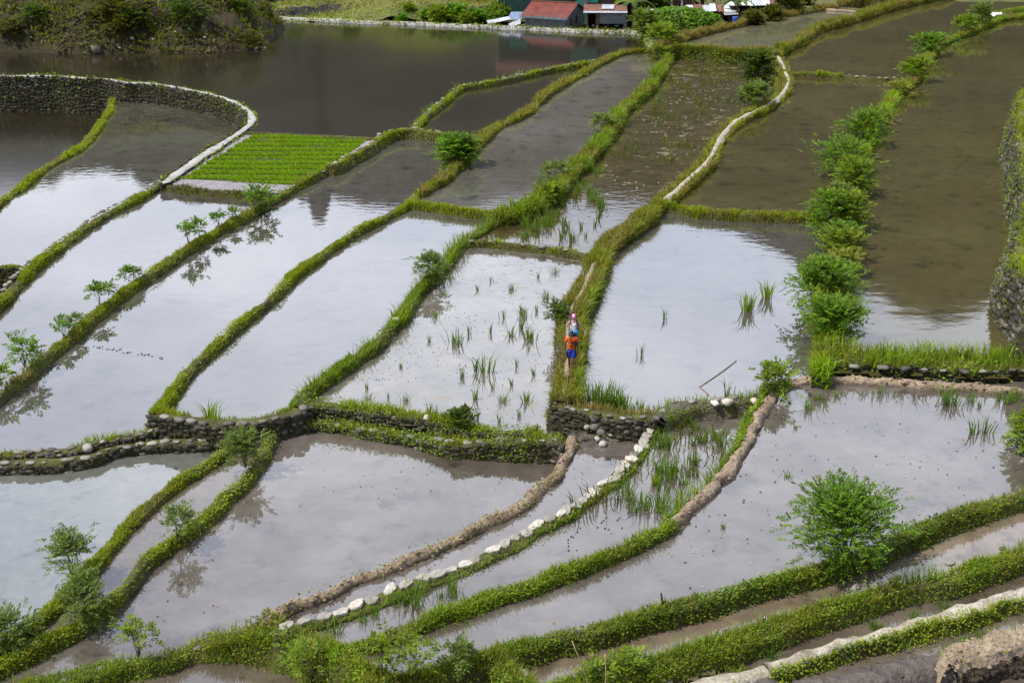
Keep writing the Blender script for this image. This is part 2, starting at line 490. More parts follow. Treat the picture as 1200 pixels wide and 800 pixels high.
bank('BE', 'grass_bank', 'grass bank', 'long grass bank with saplings running diagonally from the left edge to the seedling bed',
     [(-40, 492), (0, 461), (30, 438), (50, 419), (75, 400), (100, 377), (125, 356), (155, 333), (187, 312), (215, 293), (240, 277), (270, 260), (300, 244), (325, 229), (350, 215), (375, 203), (392, 194)],
     -0.1, 0.15, veg=G_SHORT + [('blade', 60, .2, .7, (.15, .3), .04, 'dry')])
bank('BE2', 'stone_bank', 'stone bank', 'stone edged bank along the right side of the bright seedling bed',
     [(392, 194), (407, 184), (430, 172), (445, 161), (462, 154), (485, 152), (507, 155), (525, 158), (550, 160), (562, 161)],
     0.22, 0.16, veg=[('blade', 130, .5, 1, (.15, .3), .06, 'moss'), ('leaf', 50, .5, 1, .12, 0, 'moss')], caps=dict(off=-.15, step=0.64, size=0.41))
bank('BG', 'stone_bank', 'stone bank', 'grassy stone bank along the near edge of the big dark far pond',
     [(485, 151), (491, 144), (499, 134), (512, 124), (530, 110), (541, 101), (562, 98), (600, 91), (632, 83), (665, 77), (695, 72), (715, 68)],
     0.22, 0.18, veg=[('blade', 90, .5, 1, (.15, .35), .07, 'moss'), ('leaf', 40, .5, 1, .15, 0, 'lush'), ('blade', 20, .0, .4, (.2, .5), .07, 'lush')], caps=dict(off=-.1, step=0.80, size=0.41))
bank('F', 'grass_bank', 'grass bank', 'long smooth grass bank winding from the stone corner up towards the village',
     [(180, 484), (188, 474), (203, 455), (217, 436), (237, 417), (257, 398), (280, 377), (300, 362), (325, 341), (342, 321), (362, 307), (387, 290), (412, 273), (437, 260), (462, 247), (480, 237), (490, 227)],
     0.38, 0.15, veg=G_SHORT)
bank('F2', 'grass_bank', 'grass bank', 'bank of tall yellowish grass in the upper middle, left of the grey silty pond',
     [(490, 227), (505, 217), (525, 205), (535, 194), (549, 179), (563, 164), (580, 149), (600, 140), (620, 129), (637, 112), (655, 100), (680, 87), (700, 75), (720, 65), (740, 60), (768, 60), (787, 60.5)],
     0.5, 0.22, veg=G_FAR + [('blade', 90, 0, 1, (.12, .3), .07, 'moss')])
bank('BH', 'grass_bank', 'grass bank', 'low straight grass divider below the grey silty pond',
     [(485, 239), (512, 242), (537, 246), (570, 250)],
     0.42, 0.12, veg=[('blade', 220, 0, 1, (.1, .25), .05, 'moss'), ('blade', 60, 0, 1, (.1, .25), .05, 'olive')])
bank('BI', 'grass_bank', 'grass bank', 'lush green bank curving along the left of the weedy middle field',
     [(347, 478), (352, 468), (363, 455), (382, 442), (405, 426), (425, 412), (442, 400), (462, 377), (475, 362), (488, 341), (507, 322), (524, 305), (537, 288), (552, 277), (570, 266), (587, 255)],
     0.36, 0.17, veg=G_LUSH + [('blade', 50, 0, 1, (.3, .6), .03, 'lush')])
bank('BI2', 'grass_bank', 'grass bank', 'broad overgrown bank of tall grass and weeds climbing towards the palm and huts',
     [(587, 255), (600, 251), (620, 242), (640, 229), (660, 213), (680, 191), (703, 167), (716, 150), (728, 130), (742, 117), (758, 104), (770, 88), (780, 73), (786, 60)],
     0.6, 0.32, veg=G_FAR + [('leaf', 160, 0, 1, .16, 0, 'lush'), ('blade', 110, .3, 1, (.3, .8), .07, 'lush'), ('leaf', 60, 0, .6, .18, 0, 'greyg')])
bank('BJ0', 'stone_bank', 'grass bank', 'low mossy stone divider between the two weedy middle fields',
     [(555, 283), (580, 284), (610, 287), (640, 290), (665, 294), (690, 299)],
     0.35, 0.14, veg=[('blade', 150, .1, 1, (.1, .28), .05, 'moss'), ('leaf', 60, 0, 1, .1, 0, 'olive')], caps=dict(off=0.1, step=1.12, size=0.34))
bank('AB', 'stone_bank', 'stone bank', 'straight pale stone edge along the far side of the big dark pond',
     [(300, 20), (317, 20), (347, 21), (393, 23), (435, 25), (470, 26), (497, 27), (539, 29), (572, 30), (596, 31.5), (620, 32), (650, 33.5), (680, 35), (710, 36), (740, 36.5), (750, 38), (757, 42), (765, 52), (770, 60)],
     0.35, 0.3, 'mud', mat='concrete', veg=[('blade', 14, .5, 1, (.15, .35), .12, 'moss'), ('leaf', 16, .4, 1, .25, 0, 'moss')], caps=dict(off=.15, step=0.72, size=0.27, rng=(.3, 1)))
bank('BV', 'grass_bank', 'grass bank', 'dry yellow grass bank below the rusty roofed shacks at the top right',
     [(768, 57), (790, 49), (812, 41.5), (837, 35), (862, 29), (882, 24), (900, 19.5), (925, 16), (962, 10), (995, 2), (1010, -4)],
     1.5, 0.28,
     veg=[('blade', 110, .0, 1, (.25, .6), .09, 'dry'), ('leaf', 40, 0, .5, .2, 0, 'olive'), ('blade', 40, 0, .6, (.2, .5), .09, 'lush')], bare=True)
bank('BJ', 'grass_bank', 'grass bank', 'scrubby bank across the top of the brown weedy field, below the grey olive pond',
     [(775, 59), (792, 55), (830, 57), (850, 60), (875, 60), (890, 58), (908, 60)],
     1.35, 0.26, veg=G_FAR + [('leaf', 140, 0, 1, .2, 0, 'lush'), ('leaf', 60, 0, 1, .2, 0, 'dark')])
bank('BS9', 'grass_bank', 'grass bank', 'yellow grass bank rising to the top edge, right of the grey olive pond',
     [(908, 64), (918, 56), (932, 50), (946, 41), (958, 33), (982, 27), (1005, 20), (1030, 12), (1060, 4), (1085, -1), (1110, -7)],
     1.55, 0.28,
     veg=[('blade', 120, 0, 1, (.25, .6), .09, 'tall'), ('blade', 80, .2, 1, (.3, .6), .09, 'dry'), ('leaf', 50, 0, 1, .2, 0, 'lush')])
bank('BV2', 'mud_bank', 'earth bank', 'short pale tongue of earth dividing the pond at the top right',
     [(985, 12), (1000, 13), (1014, 14)], 1.4, .22, 'mud', mat='mud')
bank('K1', 'grass_bank', 'grass bank', 'tussocky dry grass bank with a curved concrete footpath on its edge, upper middle',
     [(908, 64), (914, 74), (919, 86), (922, 98), (914, 112), (902, 122), (880, 133), (862, 142), (850, 153), (839, 169), (832, 184), (819, 199), (802, 214), (787, 227), (775, 237)],
     1.3, 0.32, veg=G_FAR + [('blade', 60, 0, 1, (.15, .4), .07, 'moss'), ('leaf', 70, .5, 1, .16, 0, 'lush')], path=dict(off=-.12, w=.25, mat='palepath', gate=-1, lift=.07))
bank('K2', 'stone_wall', 'stone wall', 'overgrown stone walled path bank under the two walkers',
     [(775, 237), (762, 247), (742, 264), (721, 278), (708, 291), (700, 306), (692, 326), (683, 346), (672, 365), (669, 390), (670, 412), (668, 432), (665, 452), (662, 470)],
     1.25, 0.4, 'stone', side='R', tone=0.8, srow=0.20, veg=G_TALL + [('blade', 110, 0, .38, (.15, .55), .055, 'lush'), ('blade', 45, 0, .3, (.2, .6), .055, 'tall'), ('blade', 130, .4, .7, (.15, .35), .04, 'dry'), ('leaf', 80, .5, 1, .12, 0, 'lush'), ('leaf', 50, .7, 1, .1, 0, 'olive')],
     path=dict(off=.10, w=.15, mat='trodden', gate=.53), vmask=.45)
bank('KF', 'stone_wall', 'stone wall', 'dark dry stone wall facing the camera below the walkers',
     [(652, 472), (668, 476), (685, 480), (702, 483), (720, 486), (740, 488), (768, 488)],
     1.12, 0.3, 'stone', side='R', tone=0.6, srow=0.19,
     veg=[('blade', 160, .0, .5, (.1, .3), .035, 'dry'), ('leaf', 50, .6, 1, .08, 0, 'olive')], caps=dict(off=.2, step=0.36, size=0.29, dark=True))
bank('SF', 'mud_bank', 'earth bank', 'rooty brown earth bank with three pale stones on top, right of the stone wall',
     [(768, 488), (782, 481), (800, 476), (830, 472), (860, 469), (880, 468), (895, 462), (906, 455)],
     1.08, 0.28, 'mud', mat='wetmud',
     veg=[('blade', 90, .0, 1, (.1, .3), .03, 'lush'), ('leaf', 60, .5, 1, .1, 0, 'leafy'), ('blade', 60, .6, 1, (.15, .3), .02, 'dry')], caps=dict(off=-.1, step=0.88, size=0.34))
bank('BS', 'grass_bank', 'grass bank', 'straight grassy divider between the sky bright pond and the olive pond behind it',
     [(778, 242), (800, 244), (825, 248), (850, 250), (900, 252), (945, 254), (968, 256)],
     1.25, 0.15, veg=[('blade', 260, 0, 1, (.15, .4), .05, 'moss'), ('blade', 60, 0, 1, (.2, .4), .05, 'dry')])
bank('BS0', 'stone_bank', 'stone bank', 'thin stone divider with a grassy left half at the upper right',
     [(926, 86), (945, 86), (985, 88), (1020, 91), (1063, 92)],
     1.3, 0.14, veg=[('blade', 120, 0, 1, (.15, .4), .07, 'moss')], vrange=(0, .42), caps=dict(off=0, step=0.56, size=0.31, rng=(.4, 1)))
bank('BM', 'grass_bank', 'grass bank', 'long green bank under the row of leafy shrubs on the right',
     [(1900, -60), (1240, 7), (1200, 19), (1175, 22), (1160, 27), (1137, 37), (1112, 47), (1097, 55), (1089, 67), (1080, 84), (1062, 101), (1047, 113), (1037, 130), (1024, 147), (1012, 172), (1003, 200), (998, 228), (993, 258), (988, 290), (983, 320), (977, 350), (972, 380), (968, 405), (964, 425), (960, 440)],
     1.6, 0.28, 'stone', side='R', tone=0.7, srow=0.22, veg=G_FAR + [('leaf', 260, 0, 1, .15, 0, 'leafy'), ('leaf', 120, 0, 1, .15, 0, 'shrub'), ('blade', 60, 0, 1, (.2, .5), .07, 'bright')])
bank('TF', 'stone_wall', 'stone wall', 'low mossy stone wall topped by tall rice grass in front of the big right pond',
     [(962, 414), (980, 417), (1000, 421), (1037, 423), (1075, 425), (1112, 427), (1150, 427), (1200, 425), (1250, 424)],
     1.52, 0.65, 'stone', side='R', tone=0.6, srow=0.22,
     veg=[('blade', 110, .0, .72, (.2, .75), .045, 'lush'), ('blade', 45, 0, .6, (.3, .9), .045, 'bright'), ('blade', 60, 0, .8, (.2, .5), .045, 'tall'), ('leaf', 200, .2, 1, .12, 0, 'leafy'), ('leaf', 60, .2, .9, .14, 0, 'bright')], caps=dict(off=.8, step=0.64, size=0.34, dark=True))
bank('UT', 'mud_bank', 'mud bank', 'fresh brown mud ridge along the far edge of the wide front right pond',
     [(906, 452), (925, 446), (962, 442), (1012, 444), (1050, 447), (1100, 450), (1150, 453), (1200, 455), (1250, 457)],
     1.3, 0.12, 'mud', mat='mud', veg=[('leaf', 8, 0, 1, .1, 0, 'leafy')])
bank('WT', 'stone_wall', 'stone wall', 'rough stone wall holding up the grassy terrace at the right edge',
     [(1900, 80), (1271, 93), (1226, 98), (1209, 105), (1199, 118), (1196, 140), (1199, 168), (1206, 198), (1214, 225), (1212, 250), (1201, 275), (1194, 295), (1197, 316), (1208, 333), (1227, 350), (1271, 372), (1900, 420)],
     3.5, .4, 'stone', side='R', tone=.8, srow=0.30, top='meadow', veg=[('blade', 140, 0, .5, (.15, .4), .07, 'moss'), ('leaf', 22, .55, 1, .16, 0, 'lush'), ('leaf', 40, .55, 1, .16, 0, 'olive'), ('blade', 25, .55, .9, (.1, .35), .07, 'moss')], batter=.2)
bank('QF', 'stone_wall', 'stone wall', 'upper mossy wall below the weedy middle field, centre',
     [(348, 480), (362, 474), (375, 473), (412, 478), (450, 483), (490, 488), (515, 494), (540, 501), (570, 506), (600, 507), (625, 505)],
     0.26, 0.25, 'stone', side='R', tone=0.6, srow=0.19,
     veg=[('blade', 260, 0, .6, (.1, .3), .035, 'moss'), ('leaf', 130, .2, 1, .1, 0, 'lush'), ('leaf', 60, .5, 1, .1, 0, 'olive')])
bank('QL', 'stone_wall', 'stone wall', 'lower vine covered stone wall with pale capstones over the big front pond, centre',
     [(349, 492), (385, 495, -.2), (407, 497, -.2), (437, 504, -.2), (462, 509, -.18), (500, 514, -.1), (530, 518, .0), (562, 517, .1), (600, 515, .2), (632, 515, .28), (650, 515, .3), (664, 519, .3)],
     -0.2, 0.3, 'stone', side='R', tone=0.65, srow=0.20,
     veg=[('blade', 160, 0, 1, (.08, .25), .03, 'moss'), ('leaf', 240, .5, 1, .1, 0, 'leafy'), ('leaf', 60, 0, .6, .12, 0, 'lush')], caps=dict(off=.12, step=0.50, size=0.31, rng=(.1, 1)))
# front left
bank('HF', 'stone_wall', 'stone wall', 'dark boulder wall under the near end of the smooth grass bank, left of centre',
     [(178, 484), (195, 487), (212, 490), (237, 493), (265, 495), (300, 492), (320, 489), (347, 482)],
     0.32, 0.28, 'stone', side='R', tone=0.6, srow=0.24,
     veg=[('blade', 200, 0, .45, (.1, .25), .035, 'moss'), ('leaf', 40, .5, 1, .08, 0, 'olive')], caps=dict(off=.22, step=0.48, size=0.34, dark=True, rng=(.1, 1)))
bank('B2F', 'stone_bank', 'stone bank', 'row of weathered stones along the front lip of the bright left pond',
     [(-60, 536), (0, 531), (50, 529), (90, 526), (104, 521), (125, 516), (148, 511), (175, 508)],
     -0.2, 0.2, 'stone', side='R', tone=0.85, facerng=(.5, 1), srow=0.18,
     veg=[('blade', 200, .5, 1, (.1, .22), .03, 'moss'), ('blade', 170, 0, .5, (.1, .25), .03, 'moss')], caps=dict(off=.05, step=0.34, size=0.29, dark=True))
bank('LW', 'stone_wall', 'stone wall', 'lower mossy ledge wall with pale capstones above the pale green front left pond',
     [(-60, 546), (0, 542), (60, 540), (108, 534), (124, 527), (150, 522), (185, 518), (230, 516), (255, 513), (278, 506), (305, 498)],
     -0.3, 0.3, 'stone', side='R', tone=0.75, facerng=(.42, 1), srow=0.20,
     veg=[('blade', 230, 0, 1, (.1, .25), .03, 'moss')], vrange=(0, .42), caps=dict(off=.1, step=0.40, size=0.31, rng=(.42, 1)), veg2=[('leaf', 90, .5, 1, .08, 0, 'olive')])
bank('P1', 'grass_bank', 'grass bank', 'grass bank curving along the right side of the pale green pond at lower left',
     [(286, 510), (272, 522), (257, 533), (237, 546), (212, 562), (190, 578), (165, 600), (142, 621), (125, 641), (108, 660), (92, 678), (75, 698), (55, 716), (37, 731), (15, 748), (0, 758), (-40, 787)],
     -0.2, 0.13, veg=G_SHORT + [('blade', 60, 0, 1, (.1, .2), .03, 'dry')])
bank('P2', 'grass_bank', 'grass bank', 'second grass bank, between the narrow ditch and the big front pond at lower left',
     [(349, 484), (340, 493), (326, 502), (315, 516), (306, 533), (298, 547), (282, 565), (265, 578), (250, 595), (225, 616), (200, 632), (176, 650), (161, 666), (150, 681), (132, 700), (110, 717), (87, 735), (50, 752), (25, 767), (0, 778), (-40, 798)],
     -0.15, 0.13, veg=G_SHORT + [('leaf', 80, 0, 1, .08, 0, 'leafy')])
bank('DAM', 'grass_bank', 'grass bank', 'short leafy cross bank with tall weeds at the bottom centre',
     [(400, 762), (418, 775), (436, 790), (462, 802)],
     1.25, 0.2, veg=G_LEAFY + [('blade', 80, 0, 1, (.2, .45), .02, 'bright')])
bank('RB', 'grass_bank', 'grass bank', 'flowery bank with boulders along the bottom left edge',
     [(-10, 822), (30, 808), (70, 797), (112, 786), (150, 776), (187, 771), (225, 760), (262, 747, .15), (300, 741, .4), (330, 744, .5), (352, 751, .55), (380, 759, .8)],
     0.0, 0.24, veg=G_LEAFY + [('blade', 160, .6, 1, (.2, .45), .02, 'lush'), ('blade', 60, .3, 1, (.1, .3), .02, 'dry')], caps=dict(off=.05, step=1.04, size=0.24, dark=True))
bank('R1', 'mud_bank', 'mud bank', 'long brown mud dike curving from the stone wall down to the bottom left',
     [(668, 510), (670, 522), (662, 536), (651, 555), (631, 572), (612, 588), (597, 599), (570, 610), (540, 624), (512, 637), (487, 647), (462, 660), (435, 671), (405, 682), (375, 695), (350, 705), (325, 717), (308, 727, .5), (295, 738, .4)],
     0.55, 0.12, 'mud', mat='mud', veg=[('leaf', 10, 0, 1, .1, 0, 'leafy'), ('blade', 40, .1, .9, (.05, .14), .03, 'dry')])
bank('RK', 'mud_bank', 'mud bank', 'muddy shore strewn with boulders at the foot of the walkers wall',
     [(664, 511), (690, 507), (715, 508), (742, 505), (766, 499)],
     0.5, 0.3, 'mud', mat='wetmud', veg=[('leaf', 25, 0, 1, .12, 0, 'leafy')])
bank('Z', 'stone_bank', 'stone bank', 'low grassy ridge carrying the row of white slabs through the front ponds',
     [(775, 487), (768, 498), (760, 515), (746, 536), (731, 551), (711, 569), (692, 582), (668, 600), (645, 611), (622, 624), (600, 637), (570, 651), (542, 665), (520, 674), (505, 679), (470, 691), (445, 702), (420, 712), (388, 724), (372, 730), (350, 736), (325, 740)],
     0.72, 0.2, veg=[('blade', 130, 0, .45, (.08, .22), .025, 'bright'), ('leaf', 130, 0, .5, .07, 0, 'lush')], vmask=.42)
bank('BBM', 'mud_bank', 'mud bank', 'pale brown mud dike with a vine covered left side, right of centre',
     [(906, 455), (898, 468), (890, 483), (883, 500), (875, 517), (862, 537), (843, 560), (825, 580), (806, 597), (788, 612)],
     1.35, 0.15, 'mud', mat='mud', veg=[('leaf', 420, .67, 1, .14, 0, 'leafy'), ('blade', 130, .7, 1, (.2, .5), .03, 'lush')])
bank('BB', 'grass_bank', 'grass bank', 'bright leafy bank continuing the brown dike down to the bottom centre',
     [(788, 612), (778, 621), (755, 632), (725, 647), (695, 659), (665, 670), (632, 682), (600, 693), (575, 701), (550, 708), (525, 717), (500, 727), (475, 738), (450, 749), (425, 757), (405, 761, 1.15), (385, 760, .9), (352, 752, .6)],
     1.3, 0.13, veg=G_LEAFY + [('blade', 60, 0, .5, (.2, .4), .02, 'bright')])
bank('CC', 'grass_bank', 'grass bank', 'thick leafy bank with the big bush, crossing the front from right edge to bottom centre',
     [(1260, 560), (1200, 578), (1155, 593), (1112, 608), (1075, 622), (1042, 636), (1022, 645), (1000, 652), (975, 662), (950, 669), (925, 675), (900, 682), (862, 693), (825, 704), (787, 712), (750, 723), (712, 733), (675, 743), (637, 751), (600, 759), (570, 770), (537, 780), (500, 790), (462, 799), (420, 812)],
     1.4, 0.17, veg=G_LEAFY + [('leaf', 120, 0, 1, .1, 0, 'dark')])
bank('EE', 'grass_bank', 'grass bank', 'wide weedy green bank across the bottom right, above the pale path',
     [(1260, 631), (1200, 647), (1170, 658), (1137, 668), (1112, 677), (1075, 684), (1040, 693), (1007, 703), (975, 714), (937, 725), (900, 738), (862, 752), (825, 764), (775, 780), (725, 791), (687, 798), (620, 813)],
     1.3, 0.2, veg=G_LEAFY + [('blade', 110, .5, 1, (.2, .5), .025, 'lush'), ('blade', 40, 0, 1, (.15, .4), .02, 'dry')], caps=dict(off=.45, step=1.36, size=0.29, dark=True))
bank('GG', 'path_bank', 'path', 'pale sandy footpath dike with a mossy side at the bottom right',
     [(1260, 673), (1200, 692), (1162, 704), (1125, 716), (1087, 727), (1050, 738), (1000, 750), (950, 764), (915, 776)],
     1.1, 0.18, 'mud', mat='palepath', veg=[('blade', 330, 0, .34, (.06, .16), .025, 'moss'), ('leaf', 520, 0, .38, .08, 0, 'moss'), ('leaf', 120, .05, .38, .08, 0, 'leafy'), ('blade', 30, .8, 1, (.1, .3), .02, 'dry')])
bank('GG2', 'path_bank', 'path', 'short pale path stub with grass at the bottom edge',
     [(898, 783), (875, 789), (837, 799), (790, 813)],
     1.05, 0.2, 'mud', mat='palepath', veg=[('blade', 300, 0, .38, (.06, .2), .025, 'moss'), ('blade', 150, .8, 1, (.1, .25), .025, 'lush')])
bank('II', 'mud_bank', 'mud bank', 'tan topped earth bank with a crumbling dark face in the bottom right corner',
     [(1260, 726), (1200, 742), (1175, 749), (1137, 759), (1114, 768), (1106, 784)],
     1.02, 0.3, 'mud', mat='mud', veg=[('blade', 30, .5, 1, (.08, .2), .02, 'lush'), ('leaf', 20, 0, .5, .06, 0, 'moss')])
bank('MH', 'mud_heap', 'mud heap', 'smooth grey brown heap of wet mud at the bottom right edge',
     [(1108, 773), (1080, 778), (1040, 788), (1000, 798), (950, 809), (915, 819)],
     0.95, 0.42, 'mud', mat='wetmud')
bank('CL', 'mud_bank', 'mud bank', 'row of dark crumbly clods under the tan topped bank in the bottom right corner',
     [(1108, 797), (1125, 793), (1150, 783), (1175, 776), (1200, 772), (1260, 762)],
     .62, .2, 'mud', mat='clods')
# ------------------------------------------------------------------ crest lines in the world
def smooth_line(pts, step):
    pts = np.asarray(pts, float)
    # Catmull-Rom through the traced points
    ext = np.vstack([2 * pts[0] - pts[1], pts, 2 * pts[-1] - pts[-2]])
    out = []
    for i in range(1, len(ext) - 2):
        p0, p1, p2, p3 = ext[i - 1], ext[i], ext[i + 1], ext[i + 2]
        n = max(2, int(np.linalg.norm(p2 - p1) / (step * .5)))
        t = np.linspace(0, 1, n, endpoint=False)[:, None]
        out.append(.5 * (2 * p1 + (p2 - p0) * t + (2 * p0 - 5 * p1 + 4 * p2 - p3) * t ** 2 + (3 * p1 - p0 - 3 * p2 + p3) * t ** 3))
    out = np.vstack(out + [pts[-1:]])
    L = np.concatenate([[0], np.cumsum(np.linalg.norm(np.diff(out[:, :2], axis=0), axis=1))])
    n = max(3, int(L[-1] / step) + 1)
    s = np.linspace(0, L[-1], n)
    return np.stack([np.interp(s, L, out[:, k]) for k in range(3)], 1)

X0, X1, Y0, Y1, CELL = -100.0, 100.0, 16.0, 200.0, .22
for b in BANKS:
    raw = np.array([P(q[0], q[1], q[2] if len(q) > 2 else b['z']) for q in b['pts']])
    b['raw'] = raw
def in_view(p):
    q = p - np.array([0, 0, HCAM])
    d = q[1] * CP - q[2] * SP
    sx = 600 + FPX * q[0] / d
    sy = 400 - FPX * (q[1] * SP + q[2] * CP) / d
    return -20 < sx < 1220 and -20 < sy < 820
def nearest_on(line, p):
    a, c = line[:-1, :2], line[1:, :2]
    d = c - a
    t = np.clip(((p[:2] - a) * d).sum(1) / ((d * d).sum(1) + 1e-9), 0, 1)
    q = a + d * t[:, None]
    e = np.linalg.norm(q - p[:2], axis=1)
    i = e.argmin()
    return q[i], e[i]
for b in BANKS:
    raw = b['raw']
    for end in (0, 1):
        p = raw[-1] if end else raw[0]
        o = raw[-2] if end else raw[1]
        if in_view(p):
            best = min(((nearest_on(c['raw'], p)) for c in BANKS if c is not b), key=lambda t: t[1])
            if .15 < best[1] < max(3.2, .075 * p[1]):
                q = np.array([best[0][0], best[0][1], p[2]])
                raw = np.vstack([raw, q]) if end else np.vstack([q, raw])
        else:   # carry the bank on past the frame
            d = (p - o) / (np.linalg.norm(p - o) + 1e-9)
            q = p + d * (22.0 if p[1] > 45 else 9.0); q[2] = p[2]
            raw = np.vstack([raw, q]) if end else np.vstack([q, raw])
    far = raw[:, 1].mean()
    b['line'] = smooth_line(raw, .22 if far < 60 else .34 if far < 90 else .6)

# ------------------------------------------------------------------ which field every bit of ground belongs to
nx, ny = int((X1 - X0) / CELL), int((Y1 - Y0) / CELL)
barrier = np.zeros((ny, nx), bool)
def mark(line, rad):
    s = smooth_line(line, .12) if len(line) > 2 else line
    for dx in (-rad, 0, rad):
        for dy in (-rad, 0, rad):
            i = ((s[:, 0] + dx - X0) / CELL).astype(int); j = ((s[:, 1] + dy - Y0) / CELL).astype(int)
            k = (i >= 0) & (i < nx) & (j >= 0) & (j < ny)
            barrier[j[k], i[k]] = True
for b in BANKS:
    mark(b['line'], .17)
lab = np.full(ny * nx, -1, np.int16)
keys = list(PONDS)
dq = deque()
bar = barrier.ravel()
leak = set()
for n, k in enumerate(keys):
    (px, py), z, _ = PONDS[k]
    p = P(px, py, z)
    i, j = int((p[0] - X0) / CELL), int((p[1] - Y0) / CELL)
    i = min(max(i, 0), nx - 1); j = min(max(j, 0), ny - 1)
    lab[j * nx + i] = n
    dq.append(j * nx + i)
late = []
while dq:
    c = dq.popleft()
    l = lab[c]
    x = c % nx
    for d in ((1 if x < nx - 1 else 0), (-1 if x > 0 else 0), nx, -nx):
        e = c + d
        if d and 0 <= e < nx * ny:
            if lab[e] < 0:
                lab[e] = l
                (late if bar[e] else dq).append(e)
            elif lab[e] != l and not bar[e] and not bar[c]:
                
                    wx, wy = X0 + (x + .5) * CELL, Y0 + (c // nx + .5) * CELL
                    if in_view(np.array([wx, wy, 0])):
                        dd = wy * CP + HCAM * SP
                        leak.add((keys[min(l, lab[e])], keys[max(l, lab[e])], int(600 + FPX * wx / dd) // 12 * 12, int(400 - FPX * (wy * SP - HCAM * CP) / dd) // 12 * 12))
    if not dq and late:
        dq.extend(late); late = []
LAB = lab.reshape(ny, nx)
print('LEAKS', sorted(leak))
LEVEL = np.array([PONDS[k][1] for k in keys])
def level_at(xy):
    i = np.clip(((xy[:, 0] - X0) / CELL).astype(int), 0, nx - 1)
    j = np.clip(((xy[:, 1] - Y0) / CELL).astype(int), 0, ny - 1)
    l = LAB[j, i]
    return np.where(l >= 0, LEVEL[l], -2.0), l

POND_LABEL = {'A': 'big dark pond below the village', 'L1': 'dark pond at the far left under the tall wall', 'L2': 'bright pond enclosed by the curving walkway wall',
 'L0': 'sunken overgrown hollow at the left edge', 'D': 'grey mud of the rice seedling bed', 'B1': 'sky bright pond between two diagonal banks, left',
 'B2': 'long sky bright pond reaching from the seedling bed to the left edge', 'G': 'small dark triangular pond in the upper middle', 'H1': 'grey silty pond in the upper middle',
 'H2': 'smooth bright pond left of the weedy field', 'J1': 'brown weedy flooded field below the village', 'J2': 'weedy bright field left of the walkers',
 'S2': 'bright pond right of the walkers', 'S1': 'olive brown pond behind the bright one', 'S0': 'olive pond at the upper right', 'V': 'grey olive pond below the shacks',
 'T': 'large olive pond along the right side', 'W': 'grassy terrace top at the right edge', 'VG': 'trampled grassy ground of the village',
 'P': 'pale green pond at the lower left', 'X': 'narrow ditch between two grass banks at lower left', 'R': 'big lavender grey pond in front', 'Y': 'narrow pond between mud dike and white slabs',
 'AA': 'grassy pond right of the white slabs', 'U': 'wide front right pond with floating leaves', 'DD': 'shallow tan ditch below the big bush', 'FF': 'narrow ditch above the pale path',
 'BO': 'brown pond corner at the bottom left', 'HH': 'narrow muddy ditch below the pale path', 'JJ': 'puddle in the bottom right corner'}
def build_fields():
    for n, k in enumerate(keys):
        z, mk = PONDS[k][1], PONDS[k][2]
        xs = {}
        V, F, idx = [], [], {}
        def vid(i, j):
            if (i, j) not in idx:
                idx[(i, j)] = len(V)
                V.append((X0 + i * CELL, Y0 + j * CELL, z))
            return idx[(i, j)]
        mask = LAB == n
        for j in range(ny):
            row = mask[j]
            if not row.any(): continue
            d = np.diff(np.concatenate([[0], row.astype(np.int8), [0]]))
            for a, c in zip(np.where(d == 1)[0], np.where(d == -1)[0]):
                F.append([vid(a, j), vid(c, j), vid(c, j + 1), vid(a, j + 1)])
        if not F: print('EMPTY FIELD', k); continue
        land = mk in ('soil', 'bed', 'meadow')
        o = mesh_obj('ground' if land else 'water', V, F, M[mk])
        tag(o, POND_LABEL[k], 'ground' if land else 'pond', kind='structure')
build_fields()

